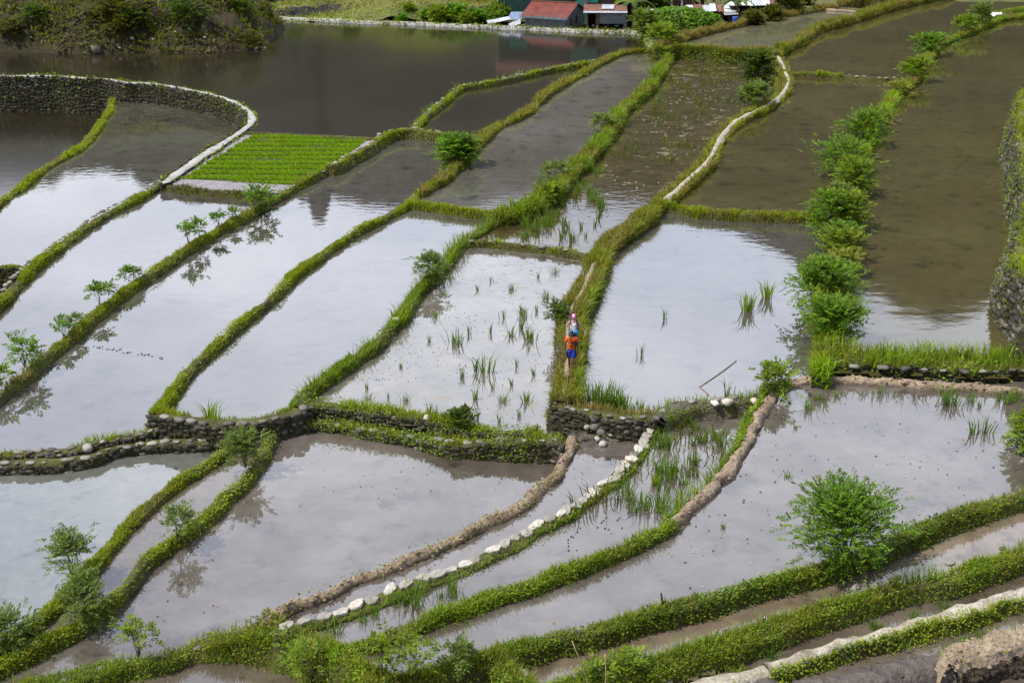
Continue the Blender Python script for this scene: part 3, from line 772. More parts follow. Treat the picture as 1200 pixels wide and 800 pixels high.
# ------------------------------------------------------------------ banks
def build_bank(b):
    kw, style = b['kw'], b['style']
    Ln = b['line']
    n = len(Ln)
    T = np.gradient(Ln[:, :2], axis=0)
    k = np.ones(5) / 5
    if n > 8:
        T = np.stack([np.convolve(np.pad(T[:, c], 2, 'edge'), k, 'valid') for c in (0, 1)], 1)
    T /= np.linalg.norm(T, axis=1)[:, None] + 1e-9
    NL = np.stack([-T[:, 1], T[:, 0]], 1)
    w = b['w'] * (.55 + .9 * fbm(np.c_[Ln[:, :2], np.zeros(n)], .5, 11, 2))
    zc = Ln[:, 2]
    foot = {}
    for sgn in (1, -1):
        l1, _ = level_at(Ln[:, :2] + NL * sgn * (w[:, None] + .35))
        l2, _ = level_at(Ln[:, :2] + NL * sgn * (w[:, None] + .9))
        f = np.minimum(l1, l2)
        f = np.minimum(f, zc - .08)
        f = np.array([f[max(0, i - 2):i + 3].min() for i in range(n)])
        foot[sgn] = f - .25
    side = kw.get('side')
    batter = kw.get('batter', .14)
    def slope(sgn):
        if style == 'stone' and ((side == 'R' and sgn < 0) or (side == 'L' and sgn > 0)): return batter
        return .24 if style != 'mud' else .36
    rows = []
    crest = .05 if style != 'mud' else .09
    for sgn, fr in ((1, 1), (1, .66), (1, .33), (1, .1), (1, 0), (1, -.5), (0, 0), (-1, -.5), (-1, 0), (-1, .1), (-1, .33), (-1, .66), (-1, 1)):
        if sgn == 0:
            off, z = np.zeros(n), zc + crest * .6
        elif fr < 0:
            off, z = sgn * w * .5, zc + crest * .5
        else:
            drop = zc - foot[sgn]
            off = sgn * (w + slope(sgn) * np.minimum(drop, 1.6 + .3 * drop) * fr)
            z = zc - drop * fr
            if fr == 0: z = z - .03
        rows.append(np.stack([Ln[:, 0] + NL[:, 0] * off, Ln[:, 1] + NL[:, 1] * off, z], 1))
    G = np.stack(rows, 1)             # n x 13 x 3
    K = G.shape[1]
    amp = {'grass': .13, 'stone': .08, 'mud': .15}[style]
    flat = G.reshape(-1, 3)
    for c in range(3):
        G[:, :, c] += ((fbm(flat, 1.7, 40 + c, 3) - .5) * 2 * amp * (1 if c < 2 else .8)).reshape(n, K)
    if style == 'mud':
        G[:, :, 2] += ((fbm(flat, 4.5, 77, 3) - .5) * .17).reshape(n, K)
        wob = ((fbm(np.c_[Ln[:, :2], np.full(n, 5.0)], .9, 88, 3) - .5) * .35)[:, None]
        G[:, :, 0] += NL[:, :1] * wob; G[:, :, 1] += NL[:, 1:] * wob
    idx = np.arange(n * K).reshape(n, K)
    F = np.stack([idx[:-1, :-1], idx[1:, :-1], idx[1:, 1:], idx[:-1, 1:]], -1).reshape(-1, 4).tolist()
    F = [f[::-1] for f in F]
    F.append(idx[0].tolist()); F.append(idx[-1][::-1].tolist())
    mk = kw.get('mat') or ('wallearth' if style == 'stone' else 'soil')
    mats = [M[mk]]
    wet = None
    if mk == 'mud':      # soaked foot of the dike
        lv = np.where(np.arange(K)[None] < 6, foot[1][:, None], foot[-1][:, None]) + .25
        t = np.clip((G[:, :, 2] - lv - .02) / .13 + (fbm(flat, 3.0, 61, 2).reshape(n, K) - .5) * .8, 0, 1)
        wet = (.38 + .62 * t * t * (3 - 2 * t)).reshape(-1, 1) * np.ones((1, 3))
    o = mesh_obj(b['name'], G.reshape(-1, 3), F, mats, col=wet, smooth=True)
    if style == 'stone' and kw.get('top'):
        o.data.materials.append(M[kw['top']])
        mi = np.zeros(len(o.data.polygons), np.int32)
        q = np.arange((n - 1) * (K - 1)).reshape(n - 1, K - 1)
        mi[q[:, 4:8].ravel()] = 1
        o.data.polygons.foreach_set('material_index', mi)
    elif style == 'stone':
        o.data.materials.append(M['soil'])
        mi = np.zeros(len(o.data.polygons), np.int32)
        q = np.arange((n - 1) * (K - 1)).reshape(n - 1, K - 1)
        mi[q[:, 3:9].ravel()] = 1
        o.data.polygons.foreach_set('material_index', mi)
    if style == 'mud' and mk == 'palepath':      # grown over flank
        o.data.materials.append(M['soil'])
        mi = np.zeros(len(o.data.polygons), np.int32)
        q = np.arange((n - 1) * (K - 1)).reshape(n - 1, K - 1)
        mi[q[:, :3].ravel()] = 1
        o.data.polygons.foreach_set('material_index', mi)
    tag(o, b['label'], b['cat'], kind='thing')
    if b['cat'] in ('grass bank', 'earth bank', 'stone bank', 'mud bank', 'stone wall'):
        o['group'] = {'stone wall': 'terrace walls', 'mud bank': 'mud dikes'}.get(b['cat'], 'banks between the ponds')
    b['G'], b['obj'] = G, o
    seg = np.linalg.norm(np.diff(G[:, 6, :2], axis=0), axis=1)
    vis = np.array([in_view(G[i, 6]) for i in range(n)])
    r = np.random.default_rng(abs(hash_key(b['key'])))
    # ---- stone facing
    if style == 'stone':
        sr = kw.get('srow', .3)
        sg = -1 if side == 'R' else 1
        cols = (list(range(8, 13)) if sg < 0 else list(range(4, -1, -1)))
        cen, siz, rot, colr = [], [], [], []
        s_acc = np.concatenate([[0], np.cumsum(seg)])
        H = np.linalg.norm(G[:, cols[-1]] - G[:, cols[0]], axis=1)
        nrow = max(1, int(H.max() / (sr * .8)))
        for row in range(nrow):
            s = r.uniform(0, sr)
            while s < s_acc[-1]:
                wdt = sr * r.uniform(.7, 1.7)
                i = min(int(np.searchsorted(s_acc, s)), n - 1)
                tt = (row + .4 + r.normal(0, .12)) * sr * .8 / max(H[i], .05)
                fr0, fr1 = kw.get('facerng', (0, 1))
                if tt < 1.02 and vis[i] and fr0 <= i / n <= fr1:
                    fpos = np.clip(tt, 0, 1) * (len(cols) - 1)
                    a = int(min(fpos, len(cols) - 2)); f = fpos - a
                    fr = np.clip((s - s_acc[i - 1]) / (s_acc[i] - s_acc[i - 1] + 1e-6), 0, 1) if i > 0 else 0
                    Gi = G[max(i - 1, 0)] * (1 - fr) + G[i] * fr
                    p = Gi[cols[a]] * (1 - f) + Gi[cols[a + 1]] * f
                    cen.append(p + np.array([0, 0, r.normal(0, .07) * sr * 3])); siz.append((wdt * 1.2, sr * .75, sr * r.uniform(.6, 1.25)))
                    rot.append(math.atan2(T[i, 1], T[i, 0]) + r.normal(0, .12))
                    c = STONE[r.integers(0, len(STONE))] * r.uniform(.5, 1.0) * kw.get('tone', 1.0)
                    m = vnoise(p[None] * np.array([[1, 1, 1.5]]), .6, 9)[0]
                    if m > .55: c = c * .55 + np.array((.03, .035, .012)) * (m * .8)
                    colr.append(c)
                s += wdt * r.uniform(.75, 1.05)
        if cen:
            V, Fr, kk = rocks(np.array(cen), np.array(siz), np.array(rot), r, 1, .8)
            so = mesh_obj('stonework', V, Fr, M['stone'], o, np.repeat(np.array(colr), kk, 0), smooth=False)
    if style == 'mud' and mk in ('mud', 'wetmud', 'clods'):
        ar = seg.sum()
        m = int(ar * (12 if mk == 'mud' else 5 if mk != 'clods' else 60))
        i = r.choice(np.where(vis)[0], m)
        q = np.clip(r.normal(6, 2.4, m), 1, 11).astype(int)
        sz = .035 + r.uniform(0, 1, m) ** 2 * .12 * (1.6 if mk == 'clods' else 1)
        V, Fr, kk = rocks(G[i, q] + r.normal(0, .03, (m, 3)) * [1, 1, .2], np.c_[sz * 1.3, sz, sz * .7], r.uniform(0, 6, m), r, 1, .5)
        mesh_obj('clods', V, Fr, M[mk], o, np.ones((len(V), 3)))
    # ---- capstones, each its own part
    if kw.get('caps'):
        cp = kw['caps']
        lo, hi = cp.get('rng', (0, 1))
        s_acc = np.concatenate([[0], np.cumsum(seg)])
        spots = []
        s = r.uniform(0, .3)
        while s < s_acc[-1]:
            i = min(int(np.searchsorted(s_acc, s)), n - 1)
            if vis[i] and lo <= i / n <= hi: spots.append(i)
            s += cp['step'] * r.uniform(.75, 1.5)
        if len(spots) > 96: spots = sorted(r.choice(spots, 96, replace=False))
        for i in spots:
            off = cp['off'] + r.normal(0, .06)
            p = np.array([Ln[i, 0] - NL[i, 0] * off, Ln[i, 1] - NL[i, 1] * off, G[i, 6, 2] + .02])
            z = cp['size'] * r.uniform(.6, 1.3)
            V, Fr, kk = rocks(np.zeros((1, 3)), np.array([(z * 1.15, z * .8, z * .42)]), np.array([math.atan2(T[i, 1], T[i, 0]) + r.normal(0, .4)]), r, 2)
            c = PALE[r.integers(0, 4)] * r.uniform(.45, .8) if not cp.get('dark') else STONE[r.integers(0, 4)] * r.uniform(.8, 1.4)
            mesh_obj('capstone', V, Fr, M['stone'], o, np.tile(c, (len(V), 1)), smooth=True, loc=p)
    # ---- footpath strip
    if kw.get('path'):
        pp = kw['path']
        ii = np.where(vis)[0]
        offs = np.linspace(-1, 1, 5)
        S = []
        for f in offs:
            wn = pp['w'] * (.75 + .5 * vnoise(np.c_[Ln[ii, :2], np.full(len(ii), 3.0)], .8, 21))
            of = pp['off'] + f * wn
            zz = np.array([np.interp(-of[q], [-w[i], -.5 * w[i], 0, .5 * w[i], w[i]], G[i, [8, 7, 6, 5, 4], 2]) for q, i in enumerate(ii)])
            S.append(np.stack([Ln[ii, 0] - NL[ii, 0] * of, Ln[ii, 1] - NL[ii, 1] * of, zz + ((.05 + pp.get('lift', 0)) if abs(f) < .9 else -.06)], 1))
        S = np.stack(S, 1)
        S[:, :, 2] += ((fbm(S.reshape(-1, 3), 3.0, 8, 2) - .5) * .06).reshape(S.shape[:2])
        ix = np.arange(S.shape[0] * 5).reshape(-1, 5)
        F2 = np.stack([ix[:-1, :-1], ix[:-1, 1:], ix[1:, 1:], ix[1:, :-1]], -1).reshape(-1, 4)
        mesh_obj('footpath', S.reshape(-1, 3), F2, M[pp['mat']], o, smooth=True)
    # ---- plants growing on it
    fo = Foliage()
    veg = list(kw.get('veg', []))
    lens = np.concatenate([[0], np.cumsum(seg)])
    Wid = np.linalg.norm(np.diff(G, axis=1), axis=2).sum(1)
    vr = kw.get('vrange', (0, 1))
    for vi, (typ, dens, a, c, hh, ww, pal) in enumerate(veg + [v for v in kw.get('veg2', [])]):
        area = (seg * (.5 * (Wid[:-1] + Wid[1:])))[vis[:-1]].sum() * (c - a)
        m = int(area * dens)
        if m < 1: continue
        lo, hi = vr if vi < len(veg) else (0, 1)
        vi_ok = np.where(vis[:-1] & (np.arange(n - 1) / n >= lo) & (np.arange(n - 1) / n <= hi))[0]
        if not len(vi_ok): continue
        pr = seg[vi_ok] * Wid[vi_ok]; pr /= pr.sum()
        i = vi_ok[r.choice(len(vi_ok), m, p=pr)]
        f = r.uniform(0, 1, m)[:, None]
        q = r.uniform(a, c, m) * (K - 1)
        ka = np.minimum(q.astype(int), K - 2); kf = (q - ka)[:, None]
        A = G[i, ka] * (1 - kf) + G[i, ka + 1] * kf
        B = G[i + 1, ka] * (1 - kf) + G[i + 1, ka + 1] * kf
        pts = A * (1 - f) + B * f
        # grass leans away from the crest
        o2 = (q / (K - 1) - .5) * 2
        outv = np.concatenate([-NL[i] * o2[:, None], np.zeros((m, 1))], 1)
        lev, _ = level_at(pts[:, :2])
        keep = (pts[:, 2] > lev - .05) | (fbm(pts, .9, 55, 2) > .5)
        dn = fbm(pts, .55, 100 + vi, 3)
        vm = kw.get('vmask', .425)
        keep &= (dn + r.normal(0, .06, m)) > vm
        if kw.get('path'):
            pp = kw['path']
            offp = -((pts[:, :2] - Ln[i, :2]) * NL[i]).sum(1)
            gate = fbm(np.c_[Ln[i, :2], np.full(m, 9.0)], .25, 66, 2)
            if b['key'] == 'K1': gate = np.where(i / n < .42, .9, gate)
            keep &= (np.abs(offp - pp['off']) > pp['w'] * r.uniform(.6, 1.15, m)) | ((gate < pp['gate']) & (r.uniform(0, 1, m) < .85))
        pts, outv, dn = pts[keep], outv[keep], dn[keep]
        if not len(pts): continue
        cl = pick_cols(pts, pal, r)
        if typ == 'blade':
            h = r.uniform(*hh, len(pts)) * (.35 + 1.35 * np.clip((dn - .3) * 2.4, 0, 1))
            fo.add(blades(pts - np.array([0, 0, .03]), h, ww * r.uniform(.6, 1.2, len(pts)), r, outv * .6, .5), cl)
        else:
            lift = np.zeros((len(pts), 3)); lift[:, 2] = r.uniform(0, .15, len(pts)) * (.25 + 4.5 * np.clip(dn - .4, 0, .35))
            lift += outv * r.uniform(0, .12, (len(pts), 1))
            fo.add(leaves(pts + lift, hh, r, outv * .7, .55, .6), cl)
    fo.build('grass', M['grass'], o)

def hash_key(s):
    h = 7
    for ch in s: h = (h * 131 + ord(ch)) % 1000003
    return h
for b in BANKS: build_bank(b)
BK = {b['key']: b for b in BANKS}

# ------------------------------------------------------------------ wide ground, far mountains
def far_ground():
    V = [(-2500, -600, -5), (2500, -600, -5), (2500, 3000, -5), (-2500, 3000, -5)]
    tag(mesh_obj('ground', V, [[0, 1, 2, 3]], M['ground']), 'valley floor far below the terraces', 'ground', kind='structure')
far_ground()
def mountains():
    # skyline measured from its mirror image in the ponds
    sky = [(-900, 150), (-500, 200), (0, 206), (60, 214), (75, 192), (150, 190), (165, 208), (200, 204), (250, 208), (290, 218), (345, 222), (352, 236), (362, 238), (368, 262), (380, 262), (388, 234), (400, 240), (450, 244), (520, 248), (600, 236), (680, 236), (760, 250), (800, 256),
           (850, 268), (900, 292), (950, 322), (1000, 345), (1050, 365), (1100, 377), (1150, 370), (1200, 345), (1400, 330), (1800, 300), (2300, 260)]
    sx = np.array([a for a, _ in sky], float); sy = np.array([b for _, b in sky], float)
    px = np.linspace(-900, 2300, 900)
    py = np.interp(px, sx, sy)
    cols = []
    yr = 520.0
    for a, b in zip(px, py):
        p0 = P(a, b, .3)
        d = p0 - np.array([0, 0, HCAM]); d[2] = -d[2]
        s = (yr - p0[1]) / d[1]
        cols.append(p0 + d * s)
    ridge = np.array(cols)
    ridge[:, 2] += (fbm(ridge, .08, 3, 4) - .5) * 5
    fr = np.concatenate([np.linspace(0, 1, 46), [1.04, 1.15, 1.5]])
    rows = []
    for f in fr:
        y = 205 + (yr - 205) * f
        xx = ridge[:, 0] * (y / yr)
        z = -1 + (ridge[:, 2] + 1) * min(f, 1) ** 1.05 - max(0, f - 1) * 130
        rows.append(np.stack([xx, np.full(len(xx), y), z], 1))
    G = np.stack(rows, 0)
    d = (fbm(G.reshape(-1, 3), .05, 12, 4) - .5).reshape(G.shape[:2])
    G[1:-3, :, 2] += d[1:-3] * 16
    G[:, :, 1] += d * 10
    n, m = G.shape[:2]
    ix = np.arange(n * m).reshape(n, m)
    F = np.stack([ix[:-1, :-1], ix[:-1, 1:], ix[1:, 1:], ix[1:, :-1]], -1).reshape(-1, 4)
    mt = surf_mat('forest_slope', [(.25, (.011, .012, .005)), (.5, (.020, .019, .008)), (.75, (.033, .027, .013))], .05, bstr=1, bdist=2.0, fine=.35)
    tag(mesh_obj('mountains', G.reshape(-1, 3), F, mt, smooth=True), 'forested mountainside behind the village', 'mountain', kind='structure')
mountains()

# ------------------------------------------------------------------ light
SUN_EL, SUN_AZ = 58.0, -108.0     # azimuth from the view direction, to the left
def lights():
    w = bpy.data.worlds.new('World')
    SC.world = w
    w.use_nodes = True
    nt = w.node_tree
    nt.nodes.clear()
    out = nt.nodes.new('ShaderNodeOutputWorld')
    bg = nt.nodes.new('ShaderNodeBackground')
    bg.inputs['Strength'].default_value = .12
    sk = nt.nodes.new('ShaderNodeTexSky')
    sk.sky_type = 'NISHITA'
    sk.sun_disc = False
    sk.sun_elevation = R_(SUN_EL)
    sk.sun_rotation = R_(SUN_AZ)
    sk.altitude = 1500
    tc = nt.nodes.new('ShaderNodeTexCoord')
    # cloud deck: direction projected on a plane overhead
    sep = nt.nodes.new('ShaderNodeSeparateXYZ')
    nt.links.new(tc.outputs['Generated'], sep.inputs[0])
    za = N(nt, 'ShaderNodeMath', operation='MAXIMUM'); nt.links.new(sep.outputs[2], za.inputs[0]); za.inputs[1].default_value = 0.0
    zb = N(nt, 'ShaderNodeMath', operation='ADD'); nt.links.new(za.outputs[0], zb.inputs[0]); zb.inputs[1].default_value = .14
    dv = N(nt, 'ShaderNodeVectorMath', operation='DIVIDE')
    cb = nt.nodes.new('ShaderNodeCombineXYZ')
    for k in range(3): nt.links.new(zb.outputs[0], cb.inputs[k])
    nt.links.new(tc.outputs['Generated'], dv.inputs[0]); nt.links.new(cb.outputs[0], dv.inputs[1])
    n1 = N(nt, 'ShaderNodeTexNoise'); n1.inputs['Scale'].default_value = .9; n1.inputs['Detail'].default_value = 6; n1.inputs['Roughness'].default_value = .52
    nt.links.new(dv.outputs[0], n1.inputs['Vector'])
    cl = ramp(nt, n1.outputs['Fac'], [(.30, (5.4, 6.3, 8.2)), (.47, (9.6, 10.3, 11.9)), (.66, (14.6, 14.9, 15.6))])
    cov = ramp(nt, n1.outputs['Fac'], [(.22, (.35, .35, .35)), (.36, (.97, .97, .97))])
    # the deck is set brighter ahead of the camera, is heavier overhead and behind
    az = R_(0)
    dt = N(nt, 'ShaderNodeVectorMath', operation='DOT_PRODUCT')
    nt.links.new(tc.outputs['Generated'], dt.inputs[0])
    e = R_(30)
    dt.inputs[1].default_value = (math.sin(az) * math.cos(e), math.cos(az) * math.cos(e), math.sin(e))
    gl = ramp(nt, dt.outputs['Value'], [(.0, (.45, .46, .48)), (.5, (.55, .56, .58)), (.86, (1.25, 1.24, 1.25)), (1.0, (1.55, 1.53, 1.5))])
    cc = mixc(nt, 1.0, cl.outputs['Color'], gl.outputs['Color'], 'MULTIPLY')
    hi = ramp(nt, sep.outputs[2], [(.16, (1.02, 1.02, 1.04)), (.36, (.92, .95, 1.03)), (.58, (.70, .74, .84)), (.8, (.66, .70, .80))])
    cc = mixc(nt, 1.0, cc, hi.outputs['Color'], 'MULTIPLY')
    fin = mixc(nt, cov.outputs['Color'], sk.outputs['Color'], cc)
    nt.links.new(fin, bg.inputs['Color'])
    nt.links.new(bg.outputs[0], out.inputs[0])
    sd = bpy.data.lights.new('sun', 'SUN')
    sd.energy = 5.0
    sd.angle = R_(.6)
    sd.color = (1.0, .955, .88)
    so = bpy.data.objects.new('sun', sd)
    COL.objects.link(so)
    az, el = R_(SUN_AZ), R_(SUN_EL)
    d = Vector((math.sin(az) * math.cos(el), math.cos(az) * math.cos(el), math.sin(el)))
    so.rotation_euler = d.to_track_quat('Z', 'Y').to_euler()
    so.location = (0, 0, 60)
lights()
vs = SC.view_settings
vs.view_transform = 'Standard'
vs.look = 'None'
vs.exposure = 0.0
vs.gamma = 1.0
vs.use_curve_mapping = False
# ------------------------------------------------------------------ shrubs, saplings, rice
def shrub_parts(h, w, r, pal, leaf=.09, twigs=220, stems=4, lobes=7, lo=.22, pairs=6, rach=.34, depth=None, airy=1.0):
    """a woody plant: (trunk MB, crown Foliage) round the origin"""
    depth = depth or w
    twigs, leaf = int(twigs * 1.7), leaf * 1.3
    h, w, depth = h * .86, w * .74, depth * .74
    mb, fo = MB(), Foliage()
    cz = h * (.5 + lo * .5)
    cen = []
    for k in range(lobes):
        a = 2 * math.pi * (k + r.uniform(-.3, .3)) / lobes
        ra = r.uniform(.25, .78)
        zz = r.uniform(-.8, 1.0)
        ra *= math.sqrt(max(.12, 1 - (zz * .85) ** 2))
        cen.append((math.cos(a) * ra * w / 2, math.sin(a) * ra * depth / 2, cz + zz * h * (1 - lo) * .36))
    cen.append((r.normal(0, .05) * w, r.normal(0, .05) * w, h * .84))
    cen = np.array(cen)
    br = max(.010, .011 * h)
    foot = [(r.normal(0, .04) * w, r.normal(0, .04) * w) for _ in range(stems)]
    ends = []
    for k, c in enumerate(cen):
        f = foot[k % stems]
        p0 = np.array([f[0], f[1], -.06])
        mid = np.array([f[0] + (c[0] - f[0]) * .3, f[1] + (c[1] - f[1]) * .3, c[2] * .5])
        mid += r.normal(0, .04 * h, 3) * [1, 1, .3]
        t = np.linspace(0, 1, 6)[:, None]
        line = (1 - t) ** 2 * p0 + 2 * t * (1 - t) * mid + t ** 2 * c
        mb.tube(line, np.linspace(br * 1.5, br * .5, 6), 5)
        for q in range(3):
            s = line[r.integers(3, 6)]
            e = c + r.normal(0, .16, 3) * [w, depth, h * .7]
            mb.tube([s, (s + e) / 2 + r.normal(0, .02 * h, 3), e], [br * .55, br * .4, br * .2], 4)
            ends.append(e)
    ends = np.array(ends)
    # twigs: round the lobes and branch ends
    n = twigs
    src = np.vstack([cen, cen, ends])
    i = r.integers(0, len(src), n)
    rad = .19 * airy
    tp = src[i] + r.normal(0, 1, (n, 3)) * np.array([w, depth, h * (1 - lo)]) * rad
    tp[:, 2] = np.clip(tp[:, 2], h * lo * .7, h * 1.02)
    c0 = np.array([0, 0, cz * .75])
    d = (tp - c0) / np.array([w, depth, h])
    d /= np.linalg.norm(d, axis=1)[:, None] + 1e-6
    d = d + r.normal(0, .45, (n, 3)) + [0, 0, .25]
    d /= np.linalg.norm(d, axis=1)[:, None]
    L = rach * r.uniform(.6, 1.3, n)
    tip = tp + d * L[:, None]
    s = np.cross(d, [0, 0, 1.0]); s /= np.linalg.norm(s, axis=1)[:, None] + 1e-6
    cl = pick_cols(tp * 1.5 + r.uniform(0, 50), pal, r)
    pts, dirs, cols = [], [], []
    for k in range(pairs):
        f = (k + .6) / pairs
        droop = np.array([0, 0, -1.0]) * (L * f * f * .25)[:, None]
        base = tp + d * (L * f)[:, None] + droop
        for sg in (-1, 1):
            pts.append(base); dirs.append(d * .55 + s * sg * r.uniform(.6, 1.1, (n, 1)) + r.normal(0, .18, (n, 3))); cols.append(cl * r.uniform(.85, 1.15, (n, 1)))
    pts.append(tip + np.array([0, 0, -1.0]) * (L * .25)[:, None]); dirs.append(d); cols.append(cl * 1.1)
    pts, dirs, cols = np.vstack(pts), np.vstack(dirs), np.vstack(cols)
    fo.add(leaves(pts, leaf, r, None, .65, .42, dirs), cols)
    return mb, fo

SEED = [100]
def shrub(name, label, cat, at, h, w, pal='shrub', group=None, **kw):
    SEED[0] += 1
    r = np.random.default_rng(SEED[0])
    mb, fo = shrub_parts(h, w, r, pal, **kw)
    e = empty(name, tuple(at))
    tag(e, label, cat, group)
    mb.build('trunk', M['bark'], e, smooth=True, vc=False)
    fo.build('crown', M['leaf'], e)
    return e

def copy_tree(o, parent=None):
    c = o.copy(); COL.objects.link(c)
    if parent is not None: c.parent = parent
    for ch in o.children: copy_tree(ch, c)
    return c

def on_bank(key, px, py, dq=0):
    """point on top of a bank near a photo point"""
    b = BK[key]
    p = P(px, py, b['z'])
    G = b['G'][:, 6]
    i = np.linalg.norm(G[:, :2] - p[:2], axis=1).argmin()
    return np.array([p[0], p[1], G[i, 2]])

# the big bush on the front bank and its neighbours
shrub('bush', 'largest bush, many stemmed and bright leaved, on the front bank at right', 'bush', on_bank('CC', 985, 655), 2.15, 2.7, 'shrub', leaf=.08, twigs=560, stems=6, lobes=11, lo=.04, pairs=7, rach=.36, airy=.95)
shrub('bush', 'round bushy shrub on the bank beside the pale green pond, the upper one of two', 'bush', on_bank('P1', 86, 676), 1.55, 1.2, 'greyg', leaf=.075, twigs=130, stems=4, lobes=7, lo=.3, pairs=6, rach=.28)
shrub('bush', 'dense dark green shrub overhanging the narrow ditch, the lower one of two', 'bush', on_bank('P2', 102, 722), 1.2, 1.1, 'greyg', leaf=.07, twigs=170, stems=5, lobes=8, lo=.15, pairs=7, rach=.28)
shrub('bush', 'spreading low bush in the bottom left corner on the grass bank', 'bush', on_bank('P1', 14, 752), .95, 1.2, 'greyg', leaf=.075, twigs=140, stems=5, lobes=8, lo=.1, pairs=6, rach=.26)
shrub('sapling', 'thin forked sapling with open crown on the flowery bottom left bank', 'sapling', on_bank('RB', 165, 772), 1.15, .95, 'leafy', leaf=.085, twigs=40, stems=1, lobes=5, lo=.45, pairs=4, rach=.22)
shrub('sapling', 'leafy sapling at the far left leaning over the bright pond', 'sapling', on_bank('BE', 30, 430), 1.3, 1.5, 'shrub', leaf=.12, twigs=55, stems=3, lobes=6, lo=.3, pairs=5, rach=.3)
shrub('sapling', 'small sapling cut by the left edge of the picture', 'sapling', on_bank('BE', 2, 452), .8, .9, 'shrub', leaf=.12, twigs=26, stems=2, lobes=4, lo=.3, pairs=5, rach=.26)
for px, py, h, w, lbl in ((74, 393, .75, .7, 'lowest little sapling on the long diagonal bank, just above the leafy one'), (90, 383, .5, .4, 'tiny twin of the lowest sapling on the long diagonal bank'),
                          (117, 358, .95, .75, 'sapling with round top in the middle of the long diagonal bank'), (128, 346, .55, .45, 'tiny sapling beside the round topped one on the diagonal bank'),
                          (147, 330, .6, .65, 'low two armed sapling half way up the long diagonal bank'), (157, 326, .5, .5, 'small wisp of a sapling right of the two armed one'),
                          (221, 288, 1.2, 1.0, 'tallest sapling of the row on the diagonal bank, with open branches'), (234, 279, 1.0, .7, 'slim sapling touching the tallest one on the diagonal bank'),
                          (257, 266, .75, .8, 'small bright sapling on the upper diagonal bank'), (273, 257, .6, .5, 'uppermost tiny sapling on the diagonal bank before the seedling bed')):
    shrub('sapling', lbl, 'sapling', on_bank('BE', px, py), h, w, 'greyg' if w < .6 else 'shrub', 'saplings on the diagonal bank', leaf=.13, twigs=int(10 + 22 * w * h), stems=1, lobes=3, lo=.45, pairs=4, rach=.26)
shrub('bush', 'small green bush at the front right corner of the seedling bed', 'bush', on_bank('BE', 304, 243), 1.25, 1.5, 'shrub', leaf=.16, twigs=60, stems=3, lobes=5, lo=.15, pairs=5, rach=.35)
shrub('bush', 'dark feathery bush on the bank right of the seedling bed', 'bush', on_bank('BE2', 536, 194), 1.9, 2.2, 'shrub', leaf=.2, twigs=240, stems=5, lobes=9, lo=.12, pairs=6, rach=.55)
shrub('shrub', 'grey green shrub leaning over the smooth bright pond from the lush bank', 'shrub', on_bank('BI', 505, 326), 1.15, 1.9, 'greyg', leaf=.12, twigs=85, stems=3, lobes=6, lo=.2, pairs=5, rach=.32)
shrub('bush', 'feathery bush where the stone walls meet the two grass banks, left of centre', 'bush', on_bank('P2', 288, 546), 1.3, 1.3, 'greyg', leaf=.08, twigs=130, stems=4, lobes=7, lo=.15, pairs=7, rach=.3)
shrub('sapling', 'twiggy sapling over the narrow ditch at lower left', 'sapling', on_bank('P2', 210, 632), 1.0, 1.3, 'greyg', leaf=.085, twigs=60, stems=3, lobes=5, lo=.2, pairs=5, rach=.26)
# the row of shrubs on the right
for px, py, h, w, tw, pal, lbl in (
        (1090, 62, 2.2, 3.2, 170, 'shrub', 'roundish shrub near the top of the shrub row, below the plastic sheet'),
        (1072, 92, 2.0, 2.8, 120, 'leafy', 'loose yellowish shrub on the upper shrub row, second from its top'),
        (1012, 166, 2.9, 3.4, 330, 'shrub', 'bushy shrub at the widest part of the shrub row'),
        (985, 196, 2.6, 3.2, 260, 'shrub', 'shrub left of the bushiest one, hanging over the olive pond'),
        (1000, 222, 2.5, 2.8, 260, 'leafy', 'bright shrub in the middle of the shrub row'),
        (972, 262, 2.2, 2.4, 230, 'shrub', 'dark green shrub at the end of the straight grassy divider'),
        (992, 262, 2.0, 2.2, 170, 'leafy', 'shrub with a few dry brown leaves right of the dark green one'),
        (983, 300, 1.7, 2.0, 150, 'leafy', 'narrow yellow green shrub below the middle of the row'),
        (966, 352, 2.3, 2.5, 330, 'shrub', 'large low shrub with yellow flowers near the foot of the shrub row'),
        (975, 392, 1.6, 1.7, 230, 'shrub', 'lowest shrub of the row, above the dark wall end'),
        (1022, 150, 1.5, 1.9, 90, 'tall', 'thin yellowish shrub at the upper end of the dense part of the row'),
        (984, 240, 1.4, 1.7, 90, 'greyg', 'grey green shrub squeezed in the middle of the shrub row'),
        (960, 330, 1.3, 1.5, 90, 'leafy', 'small low shrub on the pond side just above the yellow flowered one'),
        (990, 318, 1.2, 1.5, 80, 'tall', 'short dry shrub beside the narrow yellow green one')):
    shrub('shrub', lbl, 'shrub', on_bank('BM', px, py), h * .72, w * .86, pal, 'row of shrubs on the right bank', leaf=.13 if py > 120 else .2, twigs=int(tw * .8), stems=5, lobes=6 + py % 5, lo=.03, pairs=6, rach=.34 + (py % 3) * .07, airy=1.0 + (px % 4) * .12)
shrub('shrub', 'small grey green shrub left of the white plastic sheet', 'shrub', on_bank('BM', 1148, 30), 2.3, 2.0, 'greyg', leaf=.25, twigs=90, stems=4, lobes=6, lo=.1, pairs=5, rach=.45)
shrub('shrub', 'bright small shrub on the bank top between the plastic sheet and the shrub row', 'shrub', on_bank('BM', 1130, 38), 1.6, 2.6, 'leafy', leaf=.22, twigs=90, stems=4, lobes=6, lo=.1, pairs=5, rach=.45)
